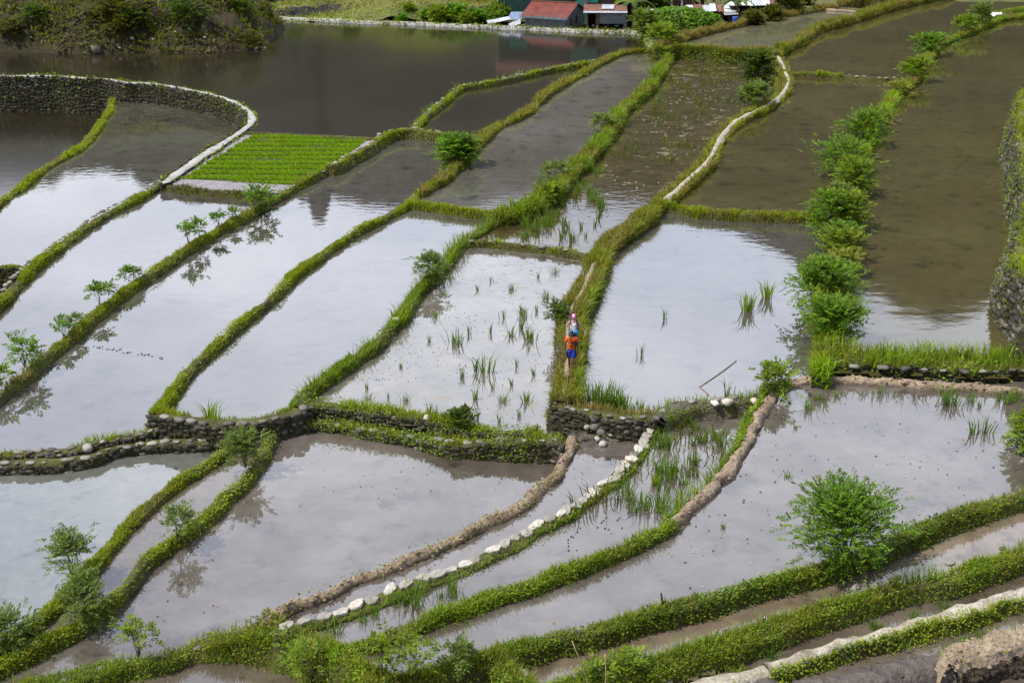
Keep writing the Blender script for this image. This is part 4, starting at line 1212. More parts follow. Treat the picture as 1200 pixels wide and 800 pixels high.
shrub('bush', 'dark rounded bush at the top right of the brown weedy field', 'bush', on_bank('K1', 889, 97), 2.6, 2.5, 'dark', leaf=.2, twigs=230, stems=4, lobes=8, lo=.05, pairs=6, rach=.4)
shrub('bush', 'light green low bush below the dark rounded one at the weedy field', 'bush', on_bank('K1', 882, 124), 1.6, 2.4, 'greyg', leaf=.2, twigs=110, stems=4, lobes=6, lo=.05, pairs=6, rach=.4)
shrub('bush', 'leafy bush cut by the right edge above the front right pond', 'bush', P(1206, 525, 1.1), 1.5, 1.3, 'leafy', leaf=.1, twigs=220, stems=4, lobes=7, lo=.1, pairs=6, rach=.26)
shrub('bush', 'dark leafy clump where the brown dike meets the upper wall', 'bush', on_bank('BBM', 908, 457), .85, 1.2, 'leafy', leaf=.12, twigs=90, stems=4, lobes=6, lo=.05, pairs=4, rach=.28)
shrub('weed', 'tall broad leaved weeds at the bottom centre', 'weed', on_bank('DAM', 448, 792), 1.15, 1.2, 'leafy', leaf=.13, twigs=30, stems=4, lobes=6, lo=.15, pairs=3, rach=.24)
shrub('weed', 'bushy broad leaved weed right of the tall ones at the bottom centre', 'weed', on_bank('CC', 487, 796), 1.15, 1.0, 'leafy', leaf=.12, twigs=24, stems=3, lobes=5, lo=.25, pairs=3, rach=.22)
shrub('weed', 'small leafy weed at the water edge of the front bank, bottom centre', 'weed', on_bank('CC', 535, 782), .65, .8, 'greyg', leaf=.1, twigs=34, stems=3, lobes=5, lo=.1, pairs=4, rach=.18)
shrub('weed', 'broad leaved weed on the wide weedy bank, bottom middle', 'weed', on_bank('EE', 737, 786), .55, .7, 'leafy', leaf=.1, twigs=42, stems=3, lobes=5, lo=.1, pairs=3, rach=.2)
shrub('weed', 'dark leafy weed left of the broad leaved one on the wide weedy bank', 'weed', on_bank('EE', 700, 795), .45, .6, 'leafy', leaf=.09, twigs=42, stems=3, lobes=5, lo=.1, pairs=3, rach=.2)
shrub('weed', 'dark leafy plant growing on the two tier wall in the centre', 'weed', on_bank('QL', 540, 512), .75, .9, 'dark', leaf=.13, twigs=60, stems=3, lobes=5, lo=.05, pairs=3, rach=.2)
shrub('weed', 'creeper hanging beside the path left of the walkers', 'weed', on_bank('K2', 655, 372), .5, 1.0, 'dark', leaf=.13, twigs=60, stems=3, lobes=6, lo=.02, pairs=3, rach=.2)
shrub('bush', 'tall weedy bush on the overgrown bank right of the silty pond', 'bush', on_bank('BI2', 706, 150), 0.8, 1.7, 'greyg', leaf=.15, twigs=60, stems=4, lobes=6, lo=.05, pairs=5, rach=.35)
shrub('bush', 'leafy low bush on the broad part of the overgrown bank', 'bush', on_bank('BI2', 640, 232), .6, 1.6, 'lush', leaf=.14, twigs=70, stems=4, lobes=6, lo=.05, pairs=5, rach=.32)
shrub('bush', 'grey green weeds on the left shoulder of the overgrown bank', 'bush', on_bank('BI2', 652, 205), .6, 1.8, 'greyg', leaf=.14, twigs=60, stems=4, lobes=6, lo=.05, pairs=5, rach=.32)

shrub('weed', 'low leafy clump at the corner where the bright leafy bank meets the flowery bank', 'weed', on_bank('BB', 356, 755) - [0, 0, .15], .45, 1.2, 'lush', leaf=.07, twigs=80, stems=5, lobes=8, lo=.0, pairs=4, rach=.2)
shrub('weed', 'yellowish weedy clump just left of the leafy clump on the flowery bank', 'weed', on_bank('RB', 322, 750) - [0, 0, .15], .4, 1.0, 'tall', leaf=.07, twigs=60, stems=5, lobes=8, lo=.0, pairs=4, rach=.18)
for px, py, pal, lbl in ((1030, 140, 'leafy', 'tiny bright shrub at the very top of the dense shrub row'), (1003, 182, 'lush', 'little shrub between the two bushiest ones of the row'), (996, 206, 'shrub', 'little dark shrub left of the bright middle one'),
                         (990, 252, 'lush', 'little yellow shrub above the dark green one of the row'), (984, 282, 'shrub', 'little shrub just below the one with dry leaves'), (979, 336, 'lush', 'little bright shrub just above the large low one'),
                         (970, 372, 'leafy', 'little shrub squeezed between the two lowest of the row'), (1052, 110, 'tall', 'yellowish tuft of a shrub on the bare stretch of the right bank')):
    shrub('shrub', lbl, 'shrub', on_bank('BM', px, py), .85, 1.7, pal, 'row of shrubs on the right bank', leaf=.13, twigs=90, stems=4, lobes=7, lo=.0, pairs=5, rach=.3, airy=1.25)
# rice: a few clump shapes, then copies
def rice_clump(h, nb, seed, spread=.09, pal='rice', ww=.028, lean=.35):
    r = np.random.default_rng(seed)
    pts = np.c_[r.normal(0, spread, (nb, 2)), np.full(nb, -.03)]
    f = Foliage()
    f.add(blades(pts, h * r.uniform(.45, 1.1, nb), ww, r, np.c_[pts[:, :2] * 2.2, np.zeros(nb)], lean), pick_cols(pts * 6 + seed, pal, r))
    return f
RICE = []
def rice_at(px, py, z, kind, label, group, hpx=None, rr=None):
    """kind: index of the clump shape; height from the photo"""
    s = scale_at(py)
    o = RICE[kind]
    c = o.copy() if o.get('label') else o
    if c is not o: COL.objects.link(c)
    c.location = P(px, py, z)
    k = (hpx / (s * .93)) / o['h0'] if hpx else rr.uniform(.7, 1.25)
    c.scale = (max(.75, min(k, 1.5)),) * 2 + (k,)
    c.rotation_euler = (0, 0, (rr or rng).uniform(0, 6.28))
    tag(c, label, 'rice plant', group)
def rice_all():
    for k, (h, nb, sp, pal, ww) in enumerate(((.6, 16, .05, 'rice', .03), (.55, 30, .10, 'rice', .03), (.5, 11, .05, 'rice', .028), (.6, 46, .16, 'lush', .034), (.45, 22, .16, 'olive', .035), (.6, 34, .07, 'lush', .034))):
        o = rice_clump(h, nb, 900 + k, sp, pal, ww).build('rice_plant', M['grass'])
        o['h0'] = h
        RICE.append(o)
    r = np.random.default_rng(5)
    g, l = 'rice plants in the weedy field left of the walkers', 'thin rice clump in the flooded field left of the walkers'
    for px, py, hp in ((568, 436, 26), (558, 434, 20), (541, 442, 16), (556, 468, 20), (578, 455, 14), (534, 402, 18), (549, 392, 16), (575, 390, 14), (590, 372, 15), (599, 394, 14), (610, 385, 20), (618, 396, 16), (605, 430, 15), (621, 398, 18), (613, 370, 14), (629, 365, 12), (640, 350, 12), (503, 400, 10), (510, 372, 9), (475, 470, 12), (504, 484, 18), (512, 490, 16), (535, 488, 10), (560, 490, 14), (585, 495, 16), (590, 470, 12), (600, 452, 12), (617, 470, 14), (626, 440, 12), (470, 430, 8), (430, 455, 9), (455, 466, 8), (560, 340, 8), (520, 345, 8), (600, 340, 10), (575, 330, 10), (630, 325, 9), (650, 320, 10), (432, 468, 10), (608, 488, 12)):
        rice_at(px, py, .05, int(r.choice([0, 0, 1, 2])), l, g, hp * r.uniform(.9, 1.1), r)
    g, l = 'rice plants in the brown weedy field', 'slender young rice clump in the brown weedy field below the village'
    for _ in range(80):
        t = r.uniform(0, 1)
        px = 600 + 105 * t + r.normal(0, 16); py = 288 - 100 * r.uniform(0, 1) ** .8
        lo = 600 + (255 - py) * .45
        if px < lo + 12 or px > 775 - (288 - py) * .1 or px > 690 + (290 - py) * .7: continue
        rice_at(px, py, .2, int(r.choice([0, 1, 2])), l, g, r.uniform(10, 19), r)
    for _ in range(70):
        py = r.uniform(85, 190); px = r.uniform(722 + (190 - py) * .55, 865 - (py - 85) * .28)
        rice_at(px, py, .2, int(r.choice([2, 2, 4])), l, g, r.uniform(6, 13), r)
    g, l = 'rice plants right of the white slabs', 'rice clump standing in the grassy pond right of the white slabs'
    for _ in range(44):
        py = r.uniform(497, 600); t = r.uniform(.1, 1)
        left = 772 - (py - 490) * 1.0; right = 880 - (py - 490) * .72
        px = left + (right - left) * (t ** .75) - 8
        if px < left + 16: continue
        rice_at(px, py, .6, int(r.choice([0, 1, 1, 2, 4])), l, g, r.uniform(9, 24), r)
    for px, py, hp in ((780, 525, 28), (770, 565, 14), (767, 568, 16), (785, 560, 30), (755, 595, 24), (620, 0, 0)):
        if hp: rice_at(px, py, .6, 5 if hp < 20 else 1, l, g, hp, r)
    g, l = 'rice plants by the white slabs', 'reedy rice clump beside the lower white slabs'
    for px, py, hp in ((472, 708, 20), (482, 704, 26), (492, 697, 18), (487, 712, 22), (516, 700, 16), (530, 690, 20), (532, 698, 14), (440, 722, 14), (425, 728, 12), (395, 742, 16), (385, 746, 14)):
        rice_at(px, py, .6, 1, l, g, hp, r)
    for px, py, hp, l in ((876, 364, 26, 'larger of the two lone rice tufts in the bright pond right of the walkers'), (899, 349, 24, 'farther lone rice tuft in the bright pond, near the shrub row'),
                          (778, 374, 15, 'small leaning rice tuft in the middle of the bright pond right of the walkers'), (752, 416, 17, 'dark thin rice tuft nearest the walkers in the bright pond'),
                          (852, 464, 26, 'rice tuft by the brown bank at the near edge of the bright pond'), (248, 494, 28, 'thick bright rice tuft at the dark boulder wall corner')):
        rice_at(px, py, .9 if px > 600 else .1, 5 if px in (876, 899, 248) else 2, l, 'lone rice tufts', hp, r)
    g, l = 'rice plants in the corner by the walkers', 'tall rice clump in the pond corner just right below the walkers'
    for px, py, hp in ((700, 474, 26), (706, 476, 32), (712, 477, 34), (718, 478, 28), (724, 478, 34), (730, 477, 20), (694, 470, 28), (750, 482, 18), (742, 482, 12)):
        rice_at(px, py, .9, 1, l, g, hp, r)
    g, l = 'rice plants in the front right pond', 'rice clump with its mirror image in the wide front right pond'
    for px, py, hp in ((1105, 468, 16), (1111, 472, 22), (1117, 475, 20), (1138, 470, 14), (1140, 508, 20), (1152, 506, 22), (1170, 470, 16), (1178, 474, 20), (1186, 470, 18), (1194, 468, 16), (1030, 462, 14), (947, 480, 14), (957, 468, 8), (980, 464, 8), (1148, 476, 8), (922, 558, 7), (932, 502, 6), (848, 618, 8)):
        rice_at(px, py, 1.12, int(r.choice([0, 1])), l, g, hp, r)
    g, l = 'reeds at the ditch above the pale path', 'grass tuft in the narrow ditches at the bottom right'
    for px, py, hp in ((1022, 735, 18), (1030, 738, 14), (1072, 726, 16), (1040, 742, 10), (1108, 713, 14), (1130, 752, 10), (1148, 744, 12), (1060, 757, 10), (905, 772, 18)):
        rice_at(px, py, .9, 1, l, g, hp, r)
rice_all()

for _o in RICE:
    if not _o.get('label'): bpy.data.objects.remove(_o)
M['bedsoil'] = surf_mat('bed_soil', [(.3, (.035, .045, .012)), (.7, (.07, .085, .02))], 1.5, fine=8)
# seedling bed
def seedlings():
    poly = np.array([P(*q, -.02)[:2] for q in ((301, 157), (431, 163), (402, 187), (385, 197), (364, 209), (340, 217), (214, 210), (254, 184))])
    r = np.random.default_rng(17)
    def inside(q):
        c = np.zeros(len(q), bool)
        for i in range(len(poly)):
            a, b = poly[i], poly[i - 1]
            k = ((a[1] > q[:, 1]) != (b[1] > q[:, 1])) & (q[:, 0] < (b[0] - a[0]) * (q[:, 1] - a[1]) / (b[1] - a[1] + 1e-9) + a[0])
            c ^= k
        return c
    lo, hi = poly.min(0), poly.max(0)
    m = 130000
    q = r.uniform(lo, hi, (m, 2))
    # beds 1.15 m wide with furrows, hand set in short slanting lines
    u = ((q[:, 1] + q[:, 0] * .05 + (vnoise(np.c_[q, np.zeros(m)], .3, 2) - .5) * .5) / 1.3) % 1
    v = ((q[:, 0] + q[:, 1] * .45) / .42 + (vnoise(np.c_[q, np.zeros(m)], .8, 4) - .5) * .8) % 1
    keep = inside(q) & (u > .36 + .22 * (vnoise(np.c_[q, np.full(m, 7.0)], .9, 6) - .5)) & ((v > .33) | (r.uniform(0, 1, m) < .15)) & (fbm(np.c_[q, np.ones(m)], .5, 9, 2) + r.normal(0, .05, m) > .33)
    q = q[keep]
    pts = np.c_[q, np.full(len(q), -.03)]
    f = Foliage()
    f.add(blades(pts, r.uniform(.10, .22, len(q)), .06, r, None, .45), pick_cols(pts * .7, 'bright', r))
    pc = poly.mean(0)
    pin = pc + (poly - pc) * .985
    tag(mesh_obj('ground', np.c_[pin, np.full(len(pin), -.012)], [list(range(len(pin)))[::-1]], M['bedsoil']), 'dark wet soil under the rice seedlings', 'ground', kind='structure')
    o = f.build('rice_seedlings', M['grass'])
    tag(o, 'dense bright green rice seedlings in combed rows in the nursery bed', 'seedlings', kind='stuff')
seedlings()
# ------------------------------------------------------------------ white slabs, boulders, bits and pieces
def slab_protos():
    """flat angular flagstones with a worn edge"""
    out = []
    for k in range(7):
        r = np.random.default_rng(50 + k)
        n = int(r.integers(5, 8))
        a = np.sort((np.arange(n) + r.uniform(-.3, .3, n)) / n * 2 * np.pi)
        rad = r.uniform(.82, 1.1, n)
        ring = np.c_[np.cos(a) * rad * .36 * r.uniform(.9, 1.2), np.sin(a) * rad * .25 * r.uniform(.85, 1.2)]
        sub = []
        for i in range(n):                       # ragged edge
            p, q = ring[i], ring[(i + 1) % n]
            for t in (0, .35, .7): sub.append(p + (q - p) * t + r.normal(0, .010, 2))
        ring = np.array(sub); m = len(ring)
        tilt = r.normal(0, .04, 2)
        V, F = [], []
        for sc, z in ((.92, -.12), (1.02, -.03), (1.0, .03), (.93, .052), (.5, .058)):
            q = ring * sc
            V += [(x, y, z + (tilt[0] * x + tilt[1] * y) + (r.normal(0, .006) if z > .04 else 0)) for x, y in q]
        V.append((0, 0, .06))
        for l in range(4):
            for i in range(m): F.append([l * m + i, l * m + (i + 1) % m, (l + 1) * m + (i + 1) % m, (l + 1) * m + i])
        for i in range(m): F.append([4 * m + i, 4 * m + (i + 1) % m, 5 * m])
        F.append(list(range(m))[::-1])
        c = PALE[k % 4] * (1.0, 1.25, .9, 1.15, 1.3, .8, 1.1)[k]
        out.append(mesh_obj('flat_stone', V, F, M['stone'], None, np.tile(c, (len(V), 1))))
    return out
def slabs():
    pr = slab_protos()
    b = BK['Z']
    G = b['G'][:, 6]
    s = np.concatenate([[0], np.cumsum(np.linalg.norm(np.diff(G[:, :2], axis=0), axis=1))])
    r = np.random.default_rng(3)
    x, k, first = .1, 0, set()
    while x < s[-1] - .5:
        i = int(np.searchsorted(s, x))
        T = G[min(i + 1, len(G) - 1)] - G[max(i - 1, 0)]
        o = pr[k % 7]
        c = o if k < 7 else o.copy()
        if c is not o: COL.objects.link(c)
        n = np.array([-T[1], T[0], 0]); n /= np.linalg.norm(n)
        c.location = G[i] - n * r.uniform(.0, .12) + [0, 0, .045]
        c.rotation_euler = (r.normal(0, .06), r.normal(0, .06), math.atan2(T[1], T[0]) + r.normal(.3, .3) + (math.pi if r.uniform() < .5 else 0))
        f = r.uniform(.55, .8)
        c.scale = (f * r.uniform(.85, 1.25), f, .6)
        tag(c, 'flat white slab in the stepping row through the front ponds', 'flat stone', 'white slabs on the low ridge')
        x += .58 * f * r.uniform(.8, 1.15) * (1.0 if x < s[-1] * .55 else 1.2)
        k += 1
slabs()
def boulder(at, size, label, group=None, pale=1.0, seed=0, name='boulder'):
    r = np.random.default_rng(300 + seed)
    V, F, n = rocks(np.zeros((1, 3)), np.array([size]), np.array([r.uniform(0, 6)]), r, 2)
    c = STONE[r.integers(0, 4)] * 1.5 * pale
    o = mesh_obj(name, V, F, M['stone'], None, np.tile(c, (len(V), 1)), smooth=True, loc=at)
    return tag(o, label, 'boulder', group)
for k, (px, py, z, w) in enumerate(((697, 500, .75, .55), (705, 506, .62, .55), (700, 514, .5, .35), (706, 520, .42, .5), (726, 504, .68, .55), (738, 500, .75, .5), (747, 502, .75, .6), (688, 500, .75, .35), (716, 510, .5, .35))):
    boulder(P(px, py, z), (w * .75, w * .6, w * .5), 'grey boulder on the muddy shore below the walkers wall', 'boulders under the walkers wall', 1.1, k)
for k, (px, py, w, lb) in enumerate(((884, 470, .45, 'round pale stone at the right end of the rooty brown bank'), (852, 471, .55, 'broad pale stone in the middle of the rooty brown bank'), (838, 472, .42, 'small pale stone at the left end of the rooty brown bank'))):
    boulder(P(px, py, 1.2), (w, w * .7, w * .5), lb, None, 1.7, 20 + k)
boulder(P(309, 728, .55), (.55, .4, .35), 'dark grey boulder at the lower end of the long mud dike', None, .6, 31)
boulder(P(921, 788, .8), (.3, .22, .16), 'white stone lying in the muddy ditch by the gap in the pale path', None, 2.2, 32)
boulder(P(500, 490, .32), (.30, .26, .3), 'bright white stone on the upper mossy wall, centre', None, 2.2, 33)
boulder(P(464, 374, .45), (.4, .28, .2), 'white stone on the lush bank left of the weedy field', None, 2.6, 34)
boulder(P(103, 487 + 38, -.15), (.5, .36, .3), 'big grey stone at the left end of the stone row, front lip of left pond', None, .9, 35)

M['cloth_white'] = plain('cloth_white', (.75, .75, .76), .8)
M['plastic_blue'] = plain('plastic_blue', (.02, .10, .55), .35)
M['plastic_aqua'] = plain('plastic_aqua', (.22, .60, .62), .4)
M['wood'] = plain('weathered_wood', (.24, .17, .10), .85, var=.4, scale=8)
M['bamboo'] = plain('dry_bamboo', (.42, .29, .15), .6, var=.3, scale=8)
# sheet of plastic on the shrub bank
def crumpled(name, label, cat, at, L, W, mat, amp=.12, th=.02, seed=1, rz=0.0, z0=.1):
    n = 14
    x, y = np.meshgrid(np.linspace(-L / 2, L / 2, n), np.linspace(-W / 2, W / 2, n))
    p = np.c_[x.ravel(), y.ravel(), np.full(n * n, float(seed))]
    z = z0 + amp * (fbm(p, 2.2 / max(L, .5), seed, 3) - .3) * 2
    top = np.c_[p[:, :2] + (fbm(p + 9, 1.0, seed, 2) - .5)[:, None] * .3 * W, z]
    bot = top - [0, 0, th]
    V = np.vstack([top, bot])
    ix = np.arange(n * n).reshape(n, n)
    F = [[ix[i, j], ix[i, j + 1], ix[i + 1, j + 1], ix[i + 1, j]] for i in range(n - 1) for j in range(n - 1)]
    F += [[q + n * n for q in f[::-1]] for f in F]
    rim = list(ix[0]) + list(ix[1:, -1]) + list(ix[-1, :-1][::-1]) + list(ix[1:-1, 0][::-1])
    F += [[rim[i], rim[i - 1], rim[i - 1] + n * n, rim[i] + n * n] for i in range(len(rim))]
    o = mesh_obj(name, V, F, mat, smooth=True, loc=tuple(at))
    o.rotation_euler = (0, 0, rz)
    return tag(o, label, cat)
crumpled('plastic_sheet', 'crumpled white plastic sheet on the right bank near the top edge', 'plastic sheet', on_bank('BM', 1168, 22), 1.5, 1.4, M['cloth_white'], .35, z0=.3)
crumpled('rag', 'pale aqua scrap lying on the bank junction left of the weedy field', 'scrap', on_bank('P2', 356, 489), .32, .26, M['plastic_aqua'], .1, seed=4)
def pole(name, label, cat, a, b, r, mat, bend=.02):
    mb = MB()
    a, b = np.array(a), np.array(b)
    t = np.linspace(0, 1, 6)[:, None]
    pts = a + (b - a) * t + np.sin(t * 3.1) * bend * np.linalg.norm(b - a) * np.array([1, .3, 0])
    mb.tube(pts, np.linspace(r, r * .65, 6), 7)
    return tag(mb.build(name, mat, smooth=True, vc=False), label, cat)
p = on_bank('CC', 776, 712); pole('stake', 'short dark wooden stake in the leafy front bank', 'stake', p, p + [-.05, 0, .42], .035, plain('old_stake', (.05, .04, .035), .9))
p = P(694, 806, 1.3); pole('bamboo_pole', 'longer leaning bamboo pole at the bottom edge', 'pole', p - [0, 0, .3], p + np.array([-.5, 0, 1.32]), .018, M['bamboo'])
p = P(709, 806, 1.3); pole('bamboo_pole', 'upright shorter bamboo pole at the bottom edge', 'pole', p - [0, 0, .3], p + np.array([-.03, 0, .95]), .018, M['bamboo'])
pole('stick', 'long bleached stick lying in the bright pond right of the walkers', 'stick', P(820, 453, .91), P(863, 422, .93), .022, M['wood'])
pole('stick', 'short stick at the shore below the long bleached one', 'stick', P(819, 453, .905), P(831, 463, .92), .02, M['wood'], .03)

# floating scraps
def flecks(label, polys, z, dens, size, cols, seed, name='floating_debris', thr=.5, sc=.35):
    r = np.random.default_rng(seed)
    fo = Foliage()
    for poly in polys:
        q = np.array([P(a, b, z)[:2] for a, b in poly])
        lo, hi = q.min(0), q.max(0)
        m = int((hi - lo).prod() * dens)
        p = r.uniform(lo, hi, (m, 2))
        c = np.zeros(m, bool)
        for i in range(len(q)):
            a, b = q[i], q[i - 1]
            c ^= ((a[1] > p[:, 1]) != (b[1] > p[:, 1])) & (p[:, 0] < (b[0] - a[0]) * (p[:, 1] - a[1]) / (b[1] - a[1] + 1e-9) + a[0])
        p = p[c]
        pt = np.c_[p, np.full(len(p), z + .012)]
        pt = pt[fbm(pt, sc, seed, 3) + r.normal(0, .04, len(pt)) > thr]
        if not len(pt): continue
        cc = np.array(cols)[r.integers(0, len(cols), len(pt))] * r.uniform(.7, 1.2, (len(pt), 1))
        d = r.normal(0, 1, (len(pt), 3)); d[:, 2] = 0
        fo.add(leaves(pt, size, r, None, .97, .6, d), cc)
    o = fo.build(name, M['leaf'])
    if o: tag(o, label, 'floating scraps', kind='stuff')
flecks('pale straw, scum and painted sky glints in the brown weedy field', [[(610, 280), (690, 288), (760, 240), (840, 150), (880, 70), (795, 66), (735, 130), (640, 250)]], .2, 1.7, .2, [(.45, .42, .36), (.30, .25, .15), (.14, .12, .05), (.5, .48, .45)], 41, thr=.52)  # whitish flecks also stand in for sky mirrored between the weeds
flecks('dark weed scraps floating in the field left of the walkers', [[(395, 470), (600, 500), (640, 420), (680, 305), (560, 290), (480, 380)]], .05, 6, .075, [(.05, .05, .02), (.09, .075, .03), (.05, .045, .03)], 42, thr=.53, sc=.6)
flecks('small yellow and brown leaves floating in the front right pond', [[(905, 470), (1195, 470), (1195, 570), (900, 675), (600, 745), (790, 625)]], 1.12, 2.6, .09, [(.45, .36, .08), (.08, .06, .03), (.5, .48, .42), (.06, .06, .02)], 43, thr=.46)
flecks('dark water weeds in the grassy pond right of the white slabs', [[(770, 505), (860, 500), (800, 590), (640, 660), (690, 600)]], .6, 14, .09, [(.05, .07, .02), (.09, .10, .03), (.05, .045, .03)], 44, thr=.52, sc=.7)
flecks('line of twigs drifting across the long bright pond at left', [[(88, 402), (150, 411), (214, 424), (150, 414)]], -.42, 60, .12, [(.06, .055, .04), (.05, .05, .02)], 45, thr=.3)

flecks('brown straw bits floating in the big lavender grey pond', [[(380, 505), (600, 565), (560, 600), (300, 715), (140, 780), (300, 560)]], -.45, 1.6, .07, [(.10, .08, .04), (.32, .27, .16), (.05, .045, .03)], 46, thr=.5)
flecks('weed scraps floating in the narrow pond between mud dike and white slabs', [[(690, 525), (730, 540), (560, 645), (380, 712), (360, 705), (600, 605)]], .35, 3.5, .06, [(.07, .07, .03), (.28, .24, .15), (.05, .045, .03)], 47, thr=.5)
# ------------------------------------------------------------------ steep bank at the far left
def hillside():
    wl = [(-700, 62), (-100, 62), (0, 62.5), (50, 62), (100, 64), (160, 62), (250, 62), (285, 59), (306, 57), (316, 48), (330, 37), (333, 32), (326, 25), (316, 20), (305, 14)]
    A = np.array([P(a, b, .05)[:2] for a, b in wl])
    A = smooth_line(np.c_[A, np.zeros(len(A))], .5)[:, :2]
    poly = np.vstack([A, [[A[-1, 0] - 1, 205], [-135, 205], [-135, A[0, 1]]]])
    st = .55
    xs = np.arange(-90, A[:, 0].max() + 1.5, st); ys = np.arange(A[:, 1].min() - 1.5, 176, st)
    Xg, Yg = np.meshgrid(xs, ys)
    q = np.c_[Xg.ravel(), Yg.ravel()]
    d = np.full(len(q), 1e9)
    for a, b in zip(A[:-1], A[1:]):
        e = b - a
        t = np.clip(((q - a) @ e) / (e @ e + 1e-9), 0, 1)
        d = np.minimum(d, np.linalg.norm(q - a - t[:, None] * e, axis=1))
    c = np.zeros(len(q), bool)
    for i in range(len(poly)):
        a, b = poly[i], poly[i - 1]
        c ^= ((a[1] > q[:, 1]) != (b[1] > q[:, 1])) & (q[:, 0] < (b[0] - a[0]) * (q[:, 1] - a[1]) / (b[1] - a[1] + 1e-9) + a[0])
    sd = np.where(c, d, -d)
    cap = 11.0
    z = np.where(sd > 0, cap * (1 - np.exp(-sd * .95 / cap)) , sd * .8) + .05
    p3 = np.c_[q, z]
    k = np.clip(sd / 3, 0, 1)
    z = z + k * ((fbm(p3, .16, 71, 4) - .5) * 4.5 + (fbm(p3, .8, 72, 3) - .5) * 1.3)
    z = np.maximum(z, -1.5)
    n, m = Xg.shape
    jit = (fbm(p3, .9, 73, 2) - .5)[:, None] * 1.2
    V = np.c_[q + jit, z]
    ix = np.arange(n * m).reshape(n, m)
    F = np.stack([ix[:-1, :-1], ix[:-1, 1:], ix[1:, 1:], ix[1:, :-1]], -1).reshape(-1, 4)
    F = F[(sd[F] > -1.2).any(1)]
    o = mesh_obj('hillside', V, F, M['slope'], smooth=True)
    tag(o, 'steep scrubby hillside above the dark pond at the far left', 'hillside', kind='structure')
    # low growth all over it
    r = np.random.default_rng(8)
    ok = np.where((sd > .1) & (sd < 16) & (V[:, 0] > -75))[0]
    i = r.choice(ok, 26000)
    pts = V[i] + np.c_[r.uniform(-.3, .3, (len(i), 2)), np.zeros(len(i))]
    g = fbm(pts, .25, 90, 3) + r.normal(0, .05, len(i))
    fo = Foliage()
    a, b = g > .46, (g <= .5) & (g > .36)
    fo.add(leaves(pts[a] + np.c_[np.zeros((a.sum(), 2)), r.uniform(0, .4, a.sum())], .45, r, np.tile([0, -.5, 0], (a.sum(), 1)), .5, .5), pick_cols(pts[a] * .4, 'olive', r) * 1.0)
    fo.add(blades(pts[b], r.uniform(.25, .7, b.sum()), .15, r, None, .6), pick_cols(pts[b] * .4, 'moss', r) * .55)
    tag(fo.build('undergrowth', M['leaf']), 'low olive undergrowth covering the steep far left hillside', 'undergrowth', kind='stuff')
    def hz(px, py):
        # where the sight line meets the slope
        d0 = P(px, py, .05) - np.array([0, 0, HCAM]); o0 = np.array([0, 0, HCAM])
        for t in np.linspace(.85, 1.6, 500):
            p = o0 + d0 * t
            j = int(round((p[0] - xs[0]) / st)); k2 = int(round((p[1] - ys[0]) / st))
            if 0 <= j < m and 0 <= k2 < n and p[2] <= z[k2 * m + j] + .05: return p
        return P(px, py, .05)
    HZ = hz
    pro = []
    for k in range(4):
        rr = np.random.default_rng(700 + k)
        mb, f2 = shrub_parts(1.9, 2.6, rr, 'dark' if k % 2 else 'olive', leaf=.2, twigs=110, stems=4, lobes=8, lo=.05, pairs=5, rach=.5)
        e = empty('bush'); mb.build('trunk', M['bark'], e, vc=False); f2.build('crown', M['leaf'], e)
        pro.append(e)
    spots = [(140, 22, 1.9), (128, 12, 1.5), (150, 8, 1.6), (158, 28, 1.1), (145, 34, 1.1), (222, 22, 1.4), (236, 14, 1.5), (250, 10, 1.3), (270, 8, 1.5), (285, 14, 1.2), (296, 48, .9), (40, 20, 1.0), (14, 34, .9), (75, 10, 1.0), (206, 8, 1.0), (190, 4, 1.1), (310, 14, .9)]
    for k, (px, py, s) in enumerate(spots):
        e = pro[k % 4] if k < 4 else copy_tree(pro[k % 4])
        p = hz(px, py + 4)
        e.location = p - np.array([0, 0, .15]); e.scale = (s, s, s * .9); e.rotation_euler = (0, 0, k * 1.7)
        tag(e, 'dark bush on the steep scrubby hillside at the far left', 'bush', 'bushes on the far left hillside')
    for k, (px, py, w) in enumerate(((112, 58, 1.9), (155, 45, .8), (156, 24, .7), (87, 42, .4), (36, 44, .35), (3, 63, .7), (44, 59, .4), (60, 57, .4), (205, 38, .7), (215, 42, .6), (196, 42, .5), (226, 40, .6), (300, 57, .8), (309, 57, .9), (322, 55, .8), (328, 53, .7), (180, 46, .5), (210, 50, .4), (140, 56, .5), (240, 44, .5), (222, 34, .5), (212, 34, .4))):
        p = hz(px, py)
        boulder(p, (w * .7, w * .6, w * .5), 'pale rock on the steep far left hillside or at its waterline', 'rocks on the far left hillside', 1.0 + .3 * (k % 3), 60 + k, 'rock')
    return hz
HZ = hillside()

